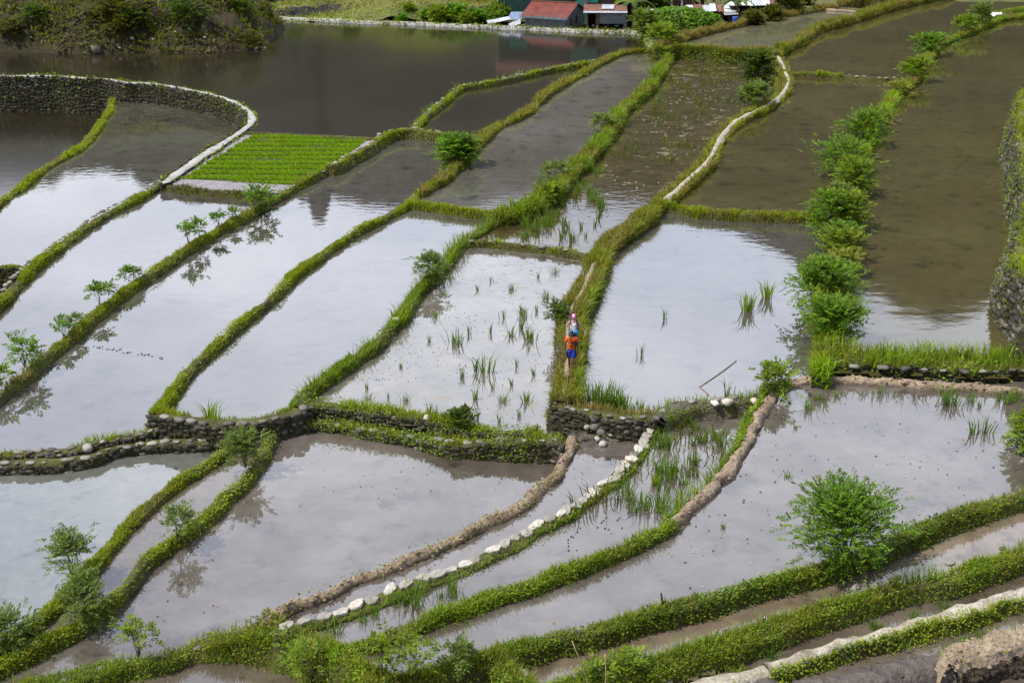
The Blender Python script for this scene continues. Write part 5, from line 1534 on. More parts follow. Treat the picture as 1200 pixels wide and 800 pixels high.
# ------------------------------------------------------------------ green slope behind the pond edge
def meadow_slope():
    x0, x1 = P(312, 20, .3)[0], P(603, 31, .3)[0] + 3
    y0 = P(450, 25, .3)[1] + 1.2
    st = .5
    xs = np.arange(x0, x1, st); ys = np.arange(y0, y0 + 60, st)
    Xg, Yg = np.meshgrid(xs, ys)
    q = np.c_[Xg.ravel(), Yg.ravel(), np.zeros(Xg.size)]
    t = (q[:, 1] - y0) + (fbm(q, .10, 31, 2) - .5) * 9 + 1.2 * np.sin(q[:, 0] * .35)
    step = np.floor(t / 6.5); f = t / 6.5 - step
    z = .0 + np.maximum(0, (step + np.clip((f - .82) / .12, 0, 1)) * 1.15) + (fbm(q, .7, 33, 3) - .5) * .5
    # the meadow in the middle is an even slope
    mid = np.clip((q[:, 0] - (x0 + 8)) / 3, 0, 1) * np.clip(((x1 - 9) - q[:, 0]) / 4, 0, 1)
    z = z * (1 - mid) + mid * (np.maximum(0, t) * .2 + (fbm(q, .5, 35, 3) - .5) * .9)
    V = np.c_[q[:, :2], z]
    n, m = Xg.shape
    ix = np.arange(n * m).reshape(n, m)
    F = np.stack([ix[:-1, :-1], ix[:-1, 1:], ix[1:, 1:], ix[1:, :-1]], -1).reshape(-1, 4)
    mt, nt, out = new_mat('terraced_meadow')
    n1 = noise_node(nt, .25, 5); n2 = noise_node(nt, 2.5, 5)
    g = ramp(nt, n1.outputs['Fac'], [(.3, (.06, .075, .016)), (.5, (.15, .14, .03)), (.7, (.20, .17, .05))]).outputs['Color']
    sp = ramp(nt, n2.outputs['Fac'], [(.3, (.5, .5, .5)), (.7, (1.3, 1.3, 1.3))]).outputs['Color']
    g = mixc(nt, 1.0, g, sp, 'MULTIPLY')
    rk = ramp(nt, n2.outputs['Fac'], [(.35, (.015, .014, .01)), (.6, (.06, .055, .045)), (.75, (.14, .13, .11))]).outputs['Color']
    ge = N(nt, 'ShaderNodeNewGeometry'); se = N(nt, 'ShaderNodeSeparateXYZ')
    nt.links.new(ge.outputs['True Normal'], se.inputs[0])
    k = ramp(nt, se.outputs[2], [(.55, (1, 1, 1)), (.75, (0, 0, 0))]).outputs['Color']
    c = mixc(nt, k, g, rk)
    b = N(nt, 'ShaderNodeBsdfPrincipled'); b.inputs['Roughness'].default_value = .95
    nt.links.new(c, b.inputs['Base Color']); nt.links.new(bump(nt, n2.outputs['Fac'], 1, .2), b.inputs['Normal']); nt.links.new(b.outputs[0], out.inputs[0])
    tag(mesh_obj('terraced_hillside', V, F, mt, smooth=True), 'terraced green slope behind the stone edge of the dark pond', 'hillside', kind='structure')
    r = np.random.default_rng(77)
    i = r.integers(0, len(V), 16000)
    pts = V[i] + np.c_[r.uniform(-.3, .3, (len(i), 2)), np.zeros(len(i))]
    g2 = fbm(pts, .3, 95, 3) + r.normal(0, .05, len(i))
    fo = Foliage()
    a = g2 > .5
    fo.add(leaves(pts[a] + [0, 0, .12], .36, r, None, .5, .5), pick_cols(pts[a] * .4, 'lush', r))
    fo.add(blades(pts[~a], r.uniform(.2, .55, (~a).sum()), .13, r, None, .5), pick_cols(pts[~a] * .4, 'tall', r))
    tag(fo.build('meadow_grass', M['grass']), 'yellowing grass and weeds on the slope behind the dark pond', 'grass', kind='stuff')
    pro = []
    for k in range(3):
        rr = np.random.default_rng(740 + k)
        mb, f2 = shrub_parts(1.6, 2.4, rr, ('leafy', 'vine', 'shrub')[k], leaf=.32, twigs=100, stems=4, lobes=8, lo=.04, pairs=4, rach=.45)
        e = empty('bush'); mb.build('trunk', M['bark'], e, vc=False); f2.build('crown', M['leaf'], e)
        pro.append(e)
    for k, (px, py, s) in enumerate(((516, 24, 1.0), (532, 24, 1.1), (505, 22, .8), (548, 26, .7), (556, 24, .8), (566, 22, .8), (590, 20, 1.2), (596, 14, 1.3), (582, 24, .7), (480, 20, .6), (470, 24, .5), (340, 6, 1.0), (410, 6, 1.1), (560, 8, .9))):
        e = pro[k % 3] if k < 3 else copy_tree(pro[k % 3])
        p = P(px, py + 1, 0.2)
        jx = int(np.clip((p[0] - xs[0]) / st, 0, m - 1)); jy = int(np.clip((p[1] - ys[0]) / st, 0, n - 1))
        p[2] = z[jy * m + jx] if p[1] > ys[0] else .2
        e.location = p; e.scale = (s,) * 3; e.rotation_euler = (0, 0, k * 2.1)
        tag(e, 'green bush on the slope behind the stone edge of the dark pond', 'bush', 'bushes behind the dark pond')
meadow_slope()

# ------------------------------------------------------------------ houses
M['tin_red'] = plain('tin_red', (.21, .055, .035), .6, var=.35, scale=1.2)
M['tin_rust'] = plain('tin_rust', (.20, .085, .05), .75, var=.45, scale=1.5)
M['tin_bare'] = plain('tin_bare', (.50, .52, .56), .5, .3, var=.25, scale=1.2)
M['tin_white'] = plain('tin_white', (.72, .73, .76), .5, .2, var=.15)
M['board_grey'] = plain('board_grey', (.17, .20, .23), .8, var=.3, scale=2)
M['board_green'] = plain('board_green', (.015, .06, .05), .7, var=.3, scale=2)
M['board_teal'] = plain('board_teal', (.02, .26, .20), .6, var=.25, scale=2)
M['board_brown'] = plain('board_brown', (.13, .06, .04), .8, var=.35, scale=2)
M['dark_room'] = plain('dark_interior', (.012, .012, .012), .9)  # near-black colour stands for the shade inside openings and under roofs
M['grey_door'] = plain('door_grey', (.16, .15, .17), .7)
M['thatch'] = surf_mat('thatch', [(.3, (.06, .045, .035)), (.7, (.20, .15, .13))], 4, fine=18, bstr=1.0, bdist=.1)
def corrugated(a, b, c, name, mat, parent, pitch=.22, amp=.03, th=.012):
    """sheet on the parallelogram a, a+b, a+c; ribs run along c"""
    a, b, c = map(np.array, (a, b, c))
    nrm = np.cross(b, c); nrm = nrm / np.linalg.norm(nrm)
    if nrm[2] < 0: nrm = -nrm
    n = max(8, int(np.linalg.norm(b) / pitch * 4))
    u = np.linspace(0, 1, n + 1)
    h = amp * np.sin(u * np.linalg.norm(b) / pitch * 2 * np.pi)
    V = []
    for off in (0, -th):
        for v in (0, .5, 1):
            V.append(a + u[:, None] * b + v * c + (h + off)[:, None] * nrm)
    V = np.vstack(V); k = n + 1
    F = []
    for L in (0, 3):
        for v in (0, 1):
            for i in range(n):
                q = [(L + v) * k + i, (L + v) * k + i + 1, (L + v + 1) * k + i + 1, (L + v + 1) * k + i]
                F.append(q if L == 0 else q[::-1])
    for v in (0, 2):
        for i in range(n): F.append([v * k + i, v * k + i + 1, (v + 3) * k + i + 1, (v + 3) * k + i])
    return mesh_obj(name, V, F, mat, parent)
def boards(name, x0, x1, y, z0, z1, mat, parent, axis='x', n=None, th=.05, depth=0):
    """vertical boarding with shallow battens"""
    mb = MB()
    L = abs(x1 - x0)
    mb.box(((x0 + x1) / 2, y, (z0 + z1) / 2) if axis == 'x' else (y, (x0 + x1) / 2, (z0 + z1) / 2), (L, th, z1 - z0) if axis == 'x' else (th, L, z1 - z0))
    k = n or max(2, int(L / .45))
    for i in range(k + 1):
        x = min(x0, x1) + .02 + (L - .04) * i / k
        mb.box((x, y, (z0 + z1) / 2) if axis == 'x' else (y, x, (z0 + z1) / 2), (.045, th + .04, z1 - z0 - .01) if axis == 'x' else (th + .04, .045, z1 - z0 - .01))
    return mb.build(name, mat, parent, vc=False)

# hut with the red roof: local x along the front to the right, y away from the camera
def red_hut():
    p = P(663, 36.6, -.25)
    e = empty('hut', tuple(p), -math.atan(.46))
    tag(e, 'small grey hut with a rusty red gable roof at the far pond edge', 'hut')
    L, D, H, RZ = 5.2, 5.8, 1.75, 1.1
    boards('wall', -L, 0, .03, 0, H, M['board_grey'], e)
    boards('wall', -L, 0, D - .03, 0, H, M['board_grey'], e)
    for x in (-.03, -L + .03):
        mb = MB()
        V = []
        for t in (-.03, .03):
            V += [(x + t, .06, 0), (x + t, D - .06, 0), (x + t, D - .06, H), (x + t, D / 2, H + RZ - .08), (x + t, .06, H)]
        mb.add(V, [[4, 3, 2, 1, 0], [5, 6, 7, 8, 9], [0, 1, 6, 5], [1, 2, 7, 6], [2, 3, 8, 7], [3, 4, 9, 8], [4, 0, 5, 9]])
        w = mb.build('gable_wall', M['board_grey'], e, vc=False)
        if x > -.1:
            for yy, zz in ((1.5, .75), (3.2, .95)):
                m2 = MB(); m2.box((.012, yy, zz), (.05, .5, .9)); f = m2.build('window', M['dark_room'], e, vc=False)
                m3 = MB()
                for a, b, c, d2 in ((yy - .28, zz, .06, 1.02), (yy + .28, zz, .06, 1.02), (yy, zz - .48, .5, .06), (yy, zz + .48, .5, .06)): m3.box((.03, a, b), (.05, c, d2))
                m3.build('frame', M['board_grey'], f, vc=False)
    ov = .35
    r1 = corrugated((-L - ov, -.45, H - .2), (L + 2 * ov, 0, 0), (0, D / 2 + .45, RZ + .2), 'roof', M['tin_red'], e)
    r2 = corrugated((-L - ov, D + .45, H - .2), (L + 2 * ov, 0, 0), (0, -D / 2 - .44, RZ + .2), 'roof', M['tin_red'], e)
    m4 = MB(); m4.box((-L / 2, D / 2, H + RZ + .03), (L + 2 * ov, .3, .05)); m4.build('ridge_cap', M['tin_rust'], r1, vc=False)
    m5 = MB(); m5.box((-L / 2, -.47, H - .34), (L + 2 * ov, .04, .26)); m5.build('fascia', M['board_grey'], e, vc=False)
red_hut()
def green_house():
    p = P(697, 40, -.3); p[1] += 9; p[0] += .9
    e = empty('house', tuple(p), -.06)
    tag(e, 'large dark green boarded house rising behind the red roofed hut', 'house')
    L, D, H = 12.0, 7.0, 5.6
    boards('wall', -L, -3.2, .03, 0, H, M['board_green'], e, n=22)
    boards('wall', -3.2, 0, .0, 0, H, M['board_teal'], e, n=8)
    boards('wall', 0, D, -.03, 0, H, M['board_teal'], e, axis='y')
    boards('wall', -L, 0, D, 0, H, M['board_green'], e)
    boards('wall', 0, D, -L + .03, 0, H, M['board_green'], e, axis='y')
    for x, z, w, h, m in ((-9.6, 3.3, 2.2, .7, 'board_teal'), (-5.4, 3.3, 2.2, .7, 'board_teal')):
        mb = MB(); mb.box((x, -.02, z), (w, .06, h)); f = mb.build('shutter', M[m], e, vc=False)
    mb = MB(); mb.box((-1.5, -.06, 2.9), (.75, .08, 2.1)); d = mb.build('door', M['grey_door'], e, vc=False)
    mb = MB(); mb.box((-1.25, -.12, 2.8), (.06, .06, .12)); mb.build('handle', M['tin_bare'], d, vc=False)
    mb = MB(); mb.box((-3.0, -.06, 3.1), (.5, .08, 1.4)); mb.build('window', M['dark_room'], e, vc=False)
    corrugated((-L - .5, -.6, H), (L + 1, 0, 0), (0, D / 2 + .6, 1.5), 'roof', M['tin_rust'], e)
    corrugated((-L - .5, D + .6, H), (L + 1, 0, 0), (0, -D / 2 - .6, 1.5), 'roof', M['tin_bare'], e)
green_house()
def grey_shack():
    p = P(688, 38.5, -.25)
    e = empty('shack', tuple(p), -.03)
    tag(e, 'grey lean-to shack with a part rusted tin roof, right of the red roofed hut', 'shack')
    L, D, H = 5.2, 4.0, 2.3
    boards('wall', 1.2, 4.4, .03, 1.0, H, M['board_grey'], e, n=3)
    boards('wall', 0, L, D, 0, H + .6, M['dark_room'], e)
    boards('wall', 0, D, .03, 0, H, M['board_brown'], e, axis='y')
    for x in (1.05, 1.25, 4.5): 
        mb = MB(); mb.box((x, .0, H / 2), (.22 if x < 2 else .12, .12, H)); mb.build('post', M['board_brown'], e, vc=False)
    corrugated((-.5, -.7, H - .05), (5.0, 0, 0), (.2, D + .9, .5), 'roof', M['tin_rust'], e)
    corrugated((-.5, -.78, H + .02), (5.0, 0, 0), (.05, .7, .08), 'roof_edge_sheet', M['tin_bare'], e)
    corrugated((1.6, 1.0, H + .24), (1.4, 0, 0), (.2, 2.2, .24), 'roof_patch_sheet', M['tin_bare'], e)
    for x, c, w in ((.7, (.5, .55, .7), .35), (2.2, (.22, .12, .4), .6), (3.4, (.1, .3, .35), .5), (4.4, (.35, .4, .45), .4)):
        o = crumpled('laundry', 'bundle of washing', 'laundry', (0, 0, 0), w, .3, plain('cloth_%d' % int(x * 10), c, .9), .35, .02, int(x * 7), z0=.4)
        o.location = e.matrix_basis @ Vector((x, .35, .2)) if False else (p[0] + x, p[1] + .4, -.1)
        tag(o, {7: 'pale bundle of washing at the left end under the tin shack', 22: 'purple bundle of washing under the tin shack', 34: 'teal bundle of washing under the tin shack', 44: 'grey bundle of washing at the right end under the tin shack'}[int(round(x * 10))], 'laundry')
grey_shack()
def thatch_heap():
    r = np.random.default_rng(4)
    V, F = ICO2
    V = V * [2.0, 1.6, 3.0] * (.8 + .5 * fbm(V * 1.2 + 5, 1.3, 3, 3))[:, None]
    p = P(714, 37, -.3); p[1] += 9
    o = mesh_obj('thatch_heap', V + [0, 0, 2.0], F, M['thatch'], smooth=False, loc=tuple(p))
    tag(o, 'brown weathered thatch heap behind the grey tin shack', 'thatch')
thatch_heap()
def sheet(at, b, c, mat, label):
    e = corrugated((0, 0, 0), b, c, 'metal_sheet', mat, None)
    e.location = at
    return tag(e, label, 'metal sheet')
sheet(P(594, 31, .1) + [0, 1.2, .6], (1.7, -.1, 0), (.5, 1.2, .75), plain('tin_blue', (.26, .33, .48), .5), 'bluish tin sheet leaning at the left side of the red roofed hut')
sheet(P(597, 34, .2) + [0, .9, .0], (1.3, 0, .5), (-.1, .5, .4), M['tin_bare'], 'white panel propped by the front left corner of the red roofed hut')
sheet(P(572, 30.5, .3) + [0, 1.0, .1], (2.6, 0, .5), (-.2, .5, .3), M['tin_bare'], 'long white sheet lying left of the red roofed hut')
def tin_shack():
    p = P(806, 33, -.1); p[1] += 4
    e = empty('shack', tuple(p), .12)
    tag(e, 'sprawling shack with patchwork roof of white and rusted sheets at the top right', 'shack')
    W = 11.0
    r = np.random.default_rng(6)
    x = 0
    k = 0
    while x < 5.6:
        w = r.uniform(.7, 1.0)
        corrugated((x + .1 * k, -1.4 + r.uniform(-.2, .2), 1.45 + r.uniform(-.03, .06) + .035 * (k % 2)), (w, 0, r.uniform(-.03, .03)), (.6, 3.0, .5), 'roof_sheet', M[('tin_white', 'tin_rust', 'tin_bare', 'tin_white', 'tin_rust')[k % 5]], e, amp=.025)
        x += w * .96; k += 1
    x = 5.2
    while x < W:
        w = r.uniform(.8, 1.1)
        corrugated((x, -.6 + r.uniform(-.2, .2), 2.0 + r.uniform(-.03, .06) + .035 * (k % 2)), (w, 0, 0), (.5, 2.8, .45), 'roof_sheet', M[('tin_white', 'tin_bare', 'tin_white', 'tin_rust', 'tin_white')[k % 5]], e, amp=.025)
        x += w * .97; k += 1
    corrugated((4.3, -2.4, 1.2), (1.7, 0, .1), (.2, 1.5, .3), 'roof_sheet', M['tin_bare'], e)
    boards('wall', .2, W, 1.2, 0, 1.8, M['dark_room'], e)  # board painted near-black for the shade under the roof
    boards('wall', .2, 5.0, .2, 0, 1.35, M['board_brown'], e)
    boards('wall', 5.6, 9.0, .4, 0, 1.2, M['board_brown'], e)
    for xx in (.3, 2.6, 4.6, 6.6, 8.8, 10.8):
        mb = MB(); mb.box((xx, -.3, .85 if xx > 5 else .7), (.12, .12, 1.7 if xx > 5 else 1.4)); mb.build('post', M['wood'], e, vc=False)
tin_shack()
def teal_shack():
    p = P(893, 26, .1); p[1] += 6
    e = empty('shack', tuple(p), .2)
    tag(e, 'teal boarded shack cut by the top edge, right of the patchwork roof', 'shack')
    boards('wall', 0, 1.6, 0, 0, 3.4, M['board_teal'], e); boards('wall', 1.6, 4.6, .3, 0, 3.4, M['dark_room'], e)  # middle panel painted near-black for the unlit inside
    boards('wall', 4.6, 6.0, 0, 0, 3.4, M['board_teal'], e)
    corrugated((-.3, -.8, 3.4), (6.8, 0, 0), (0, 4, 1.0), 'roof', M['tin_bare'], e)
    boards('wall', 0, 3.5, 0.03, 0, 3.4, M['board_teal'], e, axis='y')
teal_shack()
def brown_house():
    p = P(762, 38, -.2); p[1] += 13
    e = empty('house', tuple(p), .05)
    tag(e, 'red brown house with pale posts behind the banana plants at the top edge', 'house')
    boards('wall', 0, 6.5, 0, 0, 6.5, M['board_brown'], e)
    for x in (1.6, 3.9, 5.2):
        mb = MB(); mb.box((x, -.15, 3.2), (.22, .16, 6.4)); mb.build('post', M['tin_white'], e, vc=False)
    corrugated((-.5, -1, 6.5), (7.5, 0, 0), (0, 4.5, 1.4), 'roof', M['tin_rust'], e)
    boards('wall', 0, 4, .03, 0, 6.5, M['board_brown'], e, axis='y')
brown_house()
def barrel():
    p = P(861, 30.5, .6)
    mb = MB()
    zz = np.linspace(0, .95, 12)
    pts = np.c_[np.zeros(12), np.zeros(12), zz]
    rad = .32 + .03 * np.sin(zz * 10)
    mb.tube(pts, rad, 16)
    e = tag(mb.build('barrel', M['plastic_blue'], smooth=True, vc=False, loc=tuple(p)), 'blue plastic barrel under the patchwork roofed shack', 'barrel')
    m2 = MB(); m2.tube([(0, 0, .95), (0, 0, 1.0)], .335, 16); m2.build('rim', M['plastic_blue'], e, vc=False)
barrel()
# banana and palm leaves
def banana(at, h, n, label, seed, pal='dark'):
    r = np.random.default_rng(seed)
    e = empty('banana_plant', tuple(at)); tag(e, label, 'banana plant')
    mb = MB(); mb.tube([(0, 0, -.1), (.05, 0, h * .3), (0, .05, h * .6)], [.16, .13, .08], 8); mb.build('trunk', M['bark'], e, smooth=True, vc=False)
    V, F, C = [], [], []
    for k in range(n):
        a = 2 * math.pi * k / n + r.normal(0, .3); L = h * r.uniform(.5, .75); el = r.uniform(.5, 1.2)
        d = np.array([math.cos(a), math.sin(a), 0]); s = np.array([-math.sin(a), math.cos(a), 0])
        m = 12
        t = np.linspace(0, 1, m)
        mid = np.array([0, 0, h * .6]) + d * (L * t * math.cos(el * .6))[:, None] + np.array([0, 0, 1]) * (L * (t * math.sin(el) - 1.1 * t ** 2.2 * .75))[:, None]
        w = .32 * np.sin(np.pi * np.clip(t * .92 + .06, 0, 1)) ** .6 * (1 + .25 * r.normal(0, 1, m))
        o = len(V)
        for i in range(m):
            V += [mid[i] - s * w[i] - [0, 0, .08], mid[i] + [0, 0, .05], mid[i] + s * w[i] - [0, 0, .08]]
        for i in range(m - 1):
            for q in (0, 1): F.append([o + i * 3 + q, o + i * 3 + q + 1, o + i * 3 + q + 4, o + i * 3 + q + 3])
        c = np.array(PAL[pal][r.integers(0, 4)]) * 1.3
        C += [c] * (3 * m)
    mesh_obj('leaves', V, F, M['leaf'], e, np.array(C))
banana(P(744, 40, -.3) + [0, 5, 0], 4.6, 9, 'dark banana plant between the grey shack and the white tin scrap', 1)
banana(P(756, 40, -.3) + [0, 8, 0], 5.2, 9, 'second dark banana plant, farther back by the brown house', 2)
banana(P(782, 38, -.3) + [0, 9, 0], 4.6, 8, 'banana plant in front of the brown house posts', 3)
banana(P(868, 30, .2) + [0, 3, 0], 3.6, 8, 'banana plant standing before the patchwork roofs', 4)
sheet(P(757, 40, -.2) + [0, 3.0, 1.9], (1.2, 0, 0), (.1, 1.2, .35), M['tin_white'], 'small white tin scrap roof beside the dark banana plants')
shrub('bush', 'dry grey green tussock bush at the corner of the dark pond', 'bush', P(757, 45, .2), 2.9, 2.5, 'greyg', leaf=.3, twigs=180, stems=4, lobes=7, lo=.02, pairs=4, rach=.6)
shrub('bush', 'feathery shrub where the tall grass banks meet below the vine mound', 'bush', P(775, 62, .5), 2.8, 3.8, 'leafy', leaf=.18, twigs=190, stems=5, lobes=8, lo=.05, pairs=6, rach=.5)
def vine_mound():
    r = np.random.default_rng(66)
    c = P(802, 42, .2) + [0, 4, 0]
    e = empty('vine_mound', tuple(c)); tag(e, 'big mound of bright green vines below the patchwork roofs', 'vines')
    V, F = ICO2
    V = V * [4.4, 2.8, 1.9] * (.85 + .4 * fbm(V + 3, 1.2, 5, 3))[:, None]
    mesh_obj('tangle', V + [0, 0, .5], F, M['soil'], e, smooth=True)
    q = r.normal(0, 1, (5200, 3)); q /= np.linalg.norm(q, axis=1)[:, None]
    q = q[q[:, 2] > -.25]
    rad = (.93 + .4 * (fbm(q * 1.2 + 3, 1.2, 5, 3)))[:, None] * (1 + .1 * (fbm(q * 4, 1.4, 8, 3) - .5))[:, None]
    pt = q * [4.4, 2.8, 1.9] * rad * .93 + [0, 0, .55]
    f = Foliage(); f.add(leaves(pt, .34, r, q * .8, .6, .8), pick_cols(pt * .8, 'vine', r))
    f.build('leaves', M['leaf'], e)
vine_mound()
for k, (px, py, s) in enumerate(((760, 10, 1.4), (742, 8, 1.3), (800, 6, 1.2), (776, 16, 1.0), (885, 26, .45), (908, 20, .5), (925, 12, .8), (940, 8, .8))):
    p = P(px, py + 16, .3) + [0, 8 if px < 850 else 2, .5 if px < 850 else .9]
    shrub('bush', ['dark garden tree behind the banana plants', 'dark bush left of the banana plants at the top', 'dark garden bush behind the vine mound', 'dark leafy bush between vine mound and banana plants', 'olive bush right of the blue barrel', 'olive bush below the teal shack', 'scrubby bush above the dry yellow bank', 'scrubby bush at the right end of the dry yellow bank'][k], 'bush', p, 2.6 * s, 2.8 * s, 'dark' if px < 850 else 'olive', leaf=.35, twigs=110, stems=4, lobes=7, lo=.05, pairs=5, rach=.6)

for k, (px, h) in enumerate(((735, 5.0), (790, 5.6), (826, 5.2), (858, 6.0), (900, 5.0), (700, 5.5))):
    shrub('tree', ['dark tree rising behind the grey tin shack', 'dark tree behind the brown house', 'dark tree behind the left end of the patchwork roofs', 'tallest dark tree behind the patchwork roofs', 'dark tree behind the teal shack', 'dark tree behind the thatch heap'][k], 'tree', P(px, 36, .2) + [0, 22 + 3 * (k % 2), .0], h, h * .95, 'forest', leaf=.4, twigs=130, stems=3, lobes=8, lo=.1, pairs=5, rach=.8)
# ------------------------------------------------------------------ the two walkers
def skin_mesh(name, verts, edges, radii, mat, parent, root=0, sub=2, flatten=None):
    me = bpy.data.meshes.new(name)
    me.from_pydata([tuple(v) for v in verts], edges, [])
    o = bpy.data.objects.new(name, me)
    COL.objects.link(o)
    m = o.modifiers.new('skin', 'SKIN'); m.use_smooth_shade = True; m.branch_smoothing = .3
    sv = me.skin_vertices[0].data
    for i, r in enumerate(radii):
        sv[i].radius = r if isinstance(r, tuple) else (r, r)
        sv[i].use_root = (i == root)
    s = o.modifiers.new('sub', 'SUBSURF'); s.levels = s.render_levels = sub
    dg = bpy.context.evaluated_depsgraph_get()
    m2 = bpy.data.meshes.new_from_object(o.evaluated_get(dg))
    m2.materials.clear(); m2.materials.append(mat)
    o.modifiers.clear()
    o.data = m2
    bpy.data.meshes.remove(me)
    o.parent = parent
    m2.polygons.foreach_set('use_smooth', np.ones(len(m2.polygons), bool))
    return o

def person(at, yaw, height, label, skin, pose, build='man'):
    """pose: joint dict in metres for a 1.7 m figure that faces -y"""
    e = empty('person', tuple(at), yaw)
    e.scale = (height / 1.7,) * 3
    tag(e, label, 'person', 'people walking along the path')
    V, E, Rr = [], [], []
    def ch(pts, rad, start=None):
        prev = start
        for p, r in zip(pts, rad):
            V.append(p); Rr.append(r)
            if prev is not None: E.append((prev, len(V) - 1))
            prev = len(V) - 1
        return prev
    fem = build == 'woman'
    sh = .165 if fem else .185
    pel = ch([(0, 0, .92)], [(.15 if fem else .14, .105)])
    ch_ = ch([(0, 0, 1.06), (0, .005, 1.2), (0, .0, 1.34)], [(.125 if fem else .135, .095), (.145, .10), (.14 if fem else .16, .085)], pel)
    neck = ch([(0, .005, 1.44), (0, -.005, 1.485)], [.055, .05], ch_)
    hd = ch([(0, -.012, 1.545), (0, -.008, 1.61), (0, .0, 1.66)], [(.068, .08), (.076, .092), (.055, .068)], neck)
    ch([(0, -.105, 1.575)], [.013], hd - 1)                                       # nose
    for s in (-1, 1): ch([(s * .083, .005, 1.585)], [.014], hd - 1)               # ears
    for s in (-1, 1):
        j = pose['arm'][s]
        w = ch([(s * sh, 0, 1.385), j[0], j[1]], [.056, .043, .03], ch_)
        hb = np.array(j[1]); d = hb - np.array(j[0]); d /= np.linalg.norm(d)
        pm = hb + d * .055
        sd = np.cross(d, [0, 1.0, 0]); sd /= np.linalg.norm(sd) + 1e-6
        fw = np.cross(sd, d)
        pl = ch([tuple(pm)], [(.034, .02)], w)
        for q, (off, ln) in enumerate(((-.028, .07), (-.010, .085), (.009, .08), (.027, .062))):
            b0 = pm + d * .03 + fw * off
            ch([tuple(b0), tuple(b0 + d * ln * .55 + sd * .006 * -s), tuple(b0 + d * ln * .95 + sd * .022 * -s)], [.0095, .0085, .007], pl)
        th = pm - d * .02 + fw * -.03
        ch([tuple(th), tuple(th + d * .035 - fw * .022), tuple(th + d * .065 - fw * .025)], [.011, .010, .008], pl)
    for s in (-1, 1):
        h, k, a, f = pose['leg'][s]
        an = ch([h, k, a], [.085, .058, .038], pel)
        ch([(f[0], f[1] + .02, f[2] + .035), (f[0] + s * .02, f[1] - .13, f[2] + .02)], [.04, (.04, .022)], an)
    body = skin_mesh('body', V, E, Rr, skin, e)
    return e

def cloth(name, verts, edges, radii, mat, parent, label=None):
    o = skin_mesh(name, verts, edges, radii, mat, parent)
    if label: o['label'] = label
    return o
M['skin_dark'] = plain('skin_dark', (.16, .075, .04), .55, var=.08)
M['skin_fair'] = plain('skin_fair', (.48, .27, .19), .55, var=.06)
M['hair'] = plain('hair_black', (.012, .010, .009), .5)
M['orange'] = plain('shirt_orange', (.72, .12, .012), .8, var=.12)
M['navy'] = plain('shorts_blue', (.012, .035, .36), .7, var=.15)
M['black'] = plain('cloth_black', (.012, .012, .016), .7)
M['white'] = plain('shirt_white', (.82, .82, .83), .8, var=.05)
M['pink'] = plain('cap_pink', (.72, .10, .30), .7, var=.1)
M['aqua'] = plain('jacket_blue', (.03, .32, .60), .6, var=.2)
M['purple'] = plain('strap_purple', (.10, .035, .16), .7)
M['jeans'] = plain('jeans_dark', (.02, .03, .07), .8)

def ellip(c, rad, cut=None, n=2):
    V, F = ICO2 if n == 2 else ICO1
    V = V * rad + np.array(c)
    if cut is not None: V[:, 2] = np.maximum(V[:, 2], cut)
    return V, F
def face_bits(e, dark):
    for s in (-1, 1):
        V, F = ellip((s * .032, -.088, 1.60), (.012, .008, .008), n=1); mesh_obj('eye', V, F, M['black'], e, smooth=True)
    V, F = ellip((0, -.088, 1.535), (.024, .008, .006), n=1); mesh_obj('mouth', V, F, plain('lips', tuple(c * .6 for c in dark), .5), e, smooth=True)

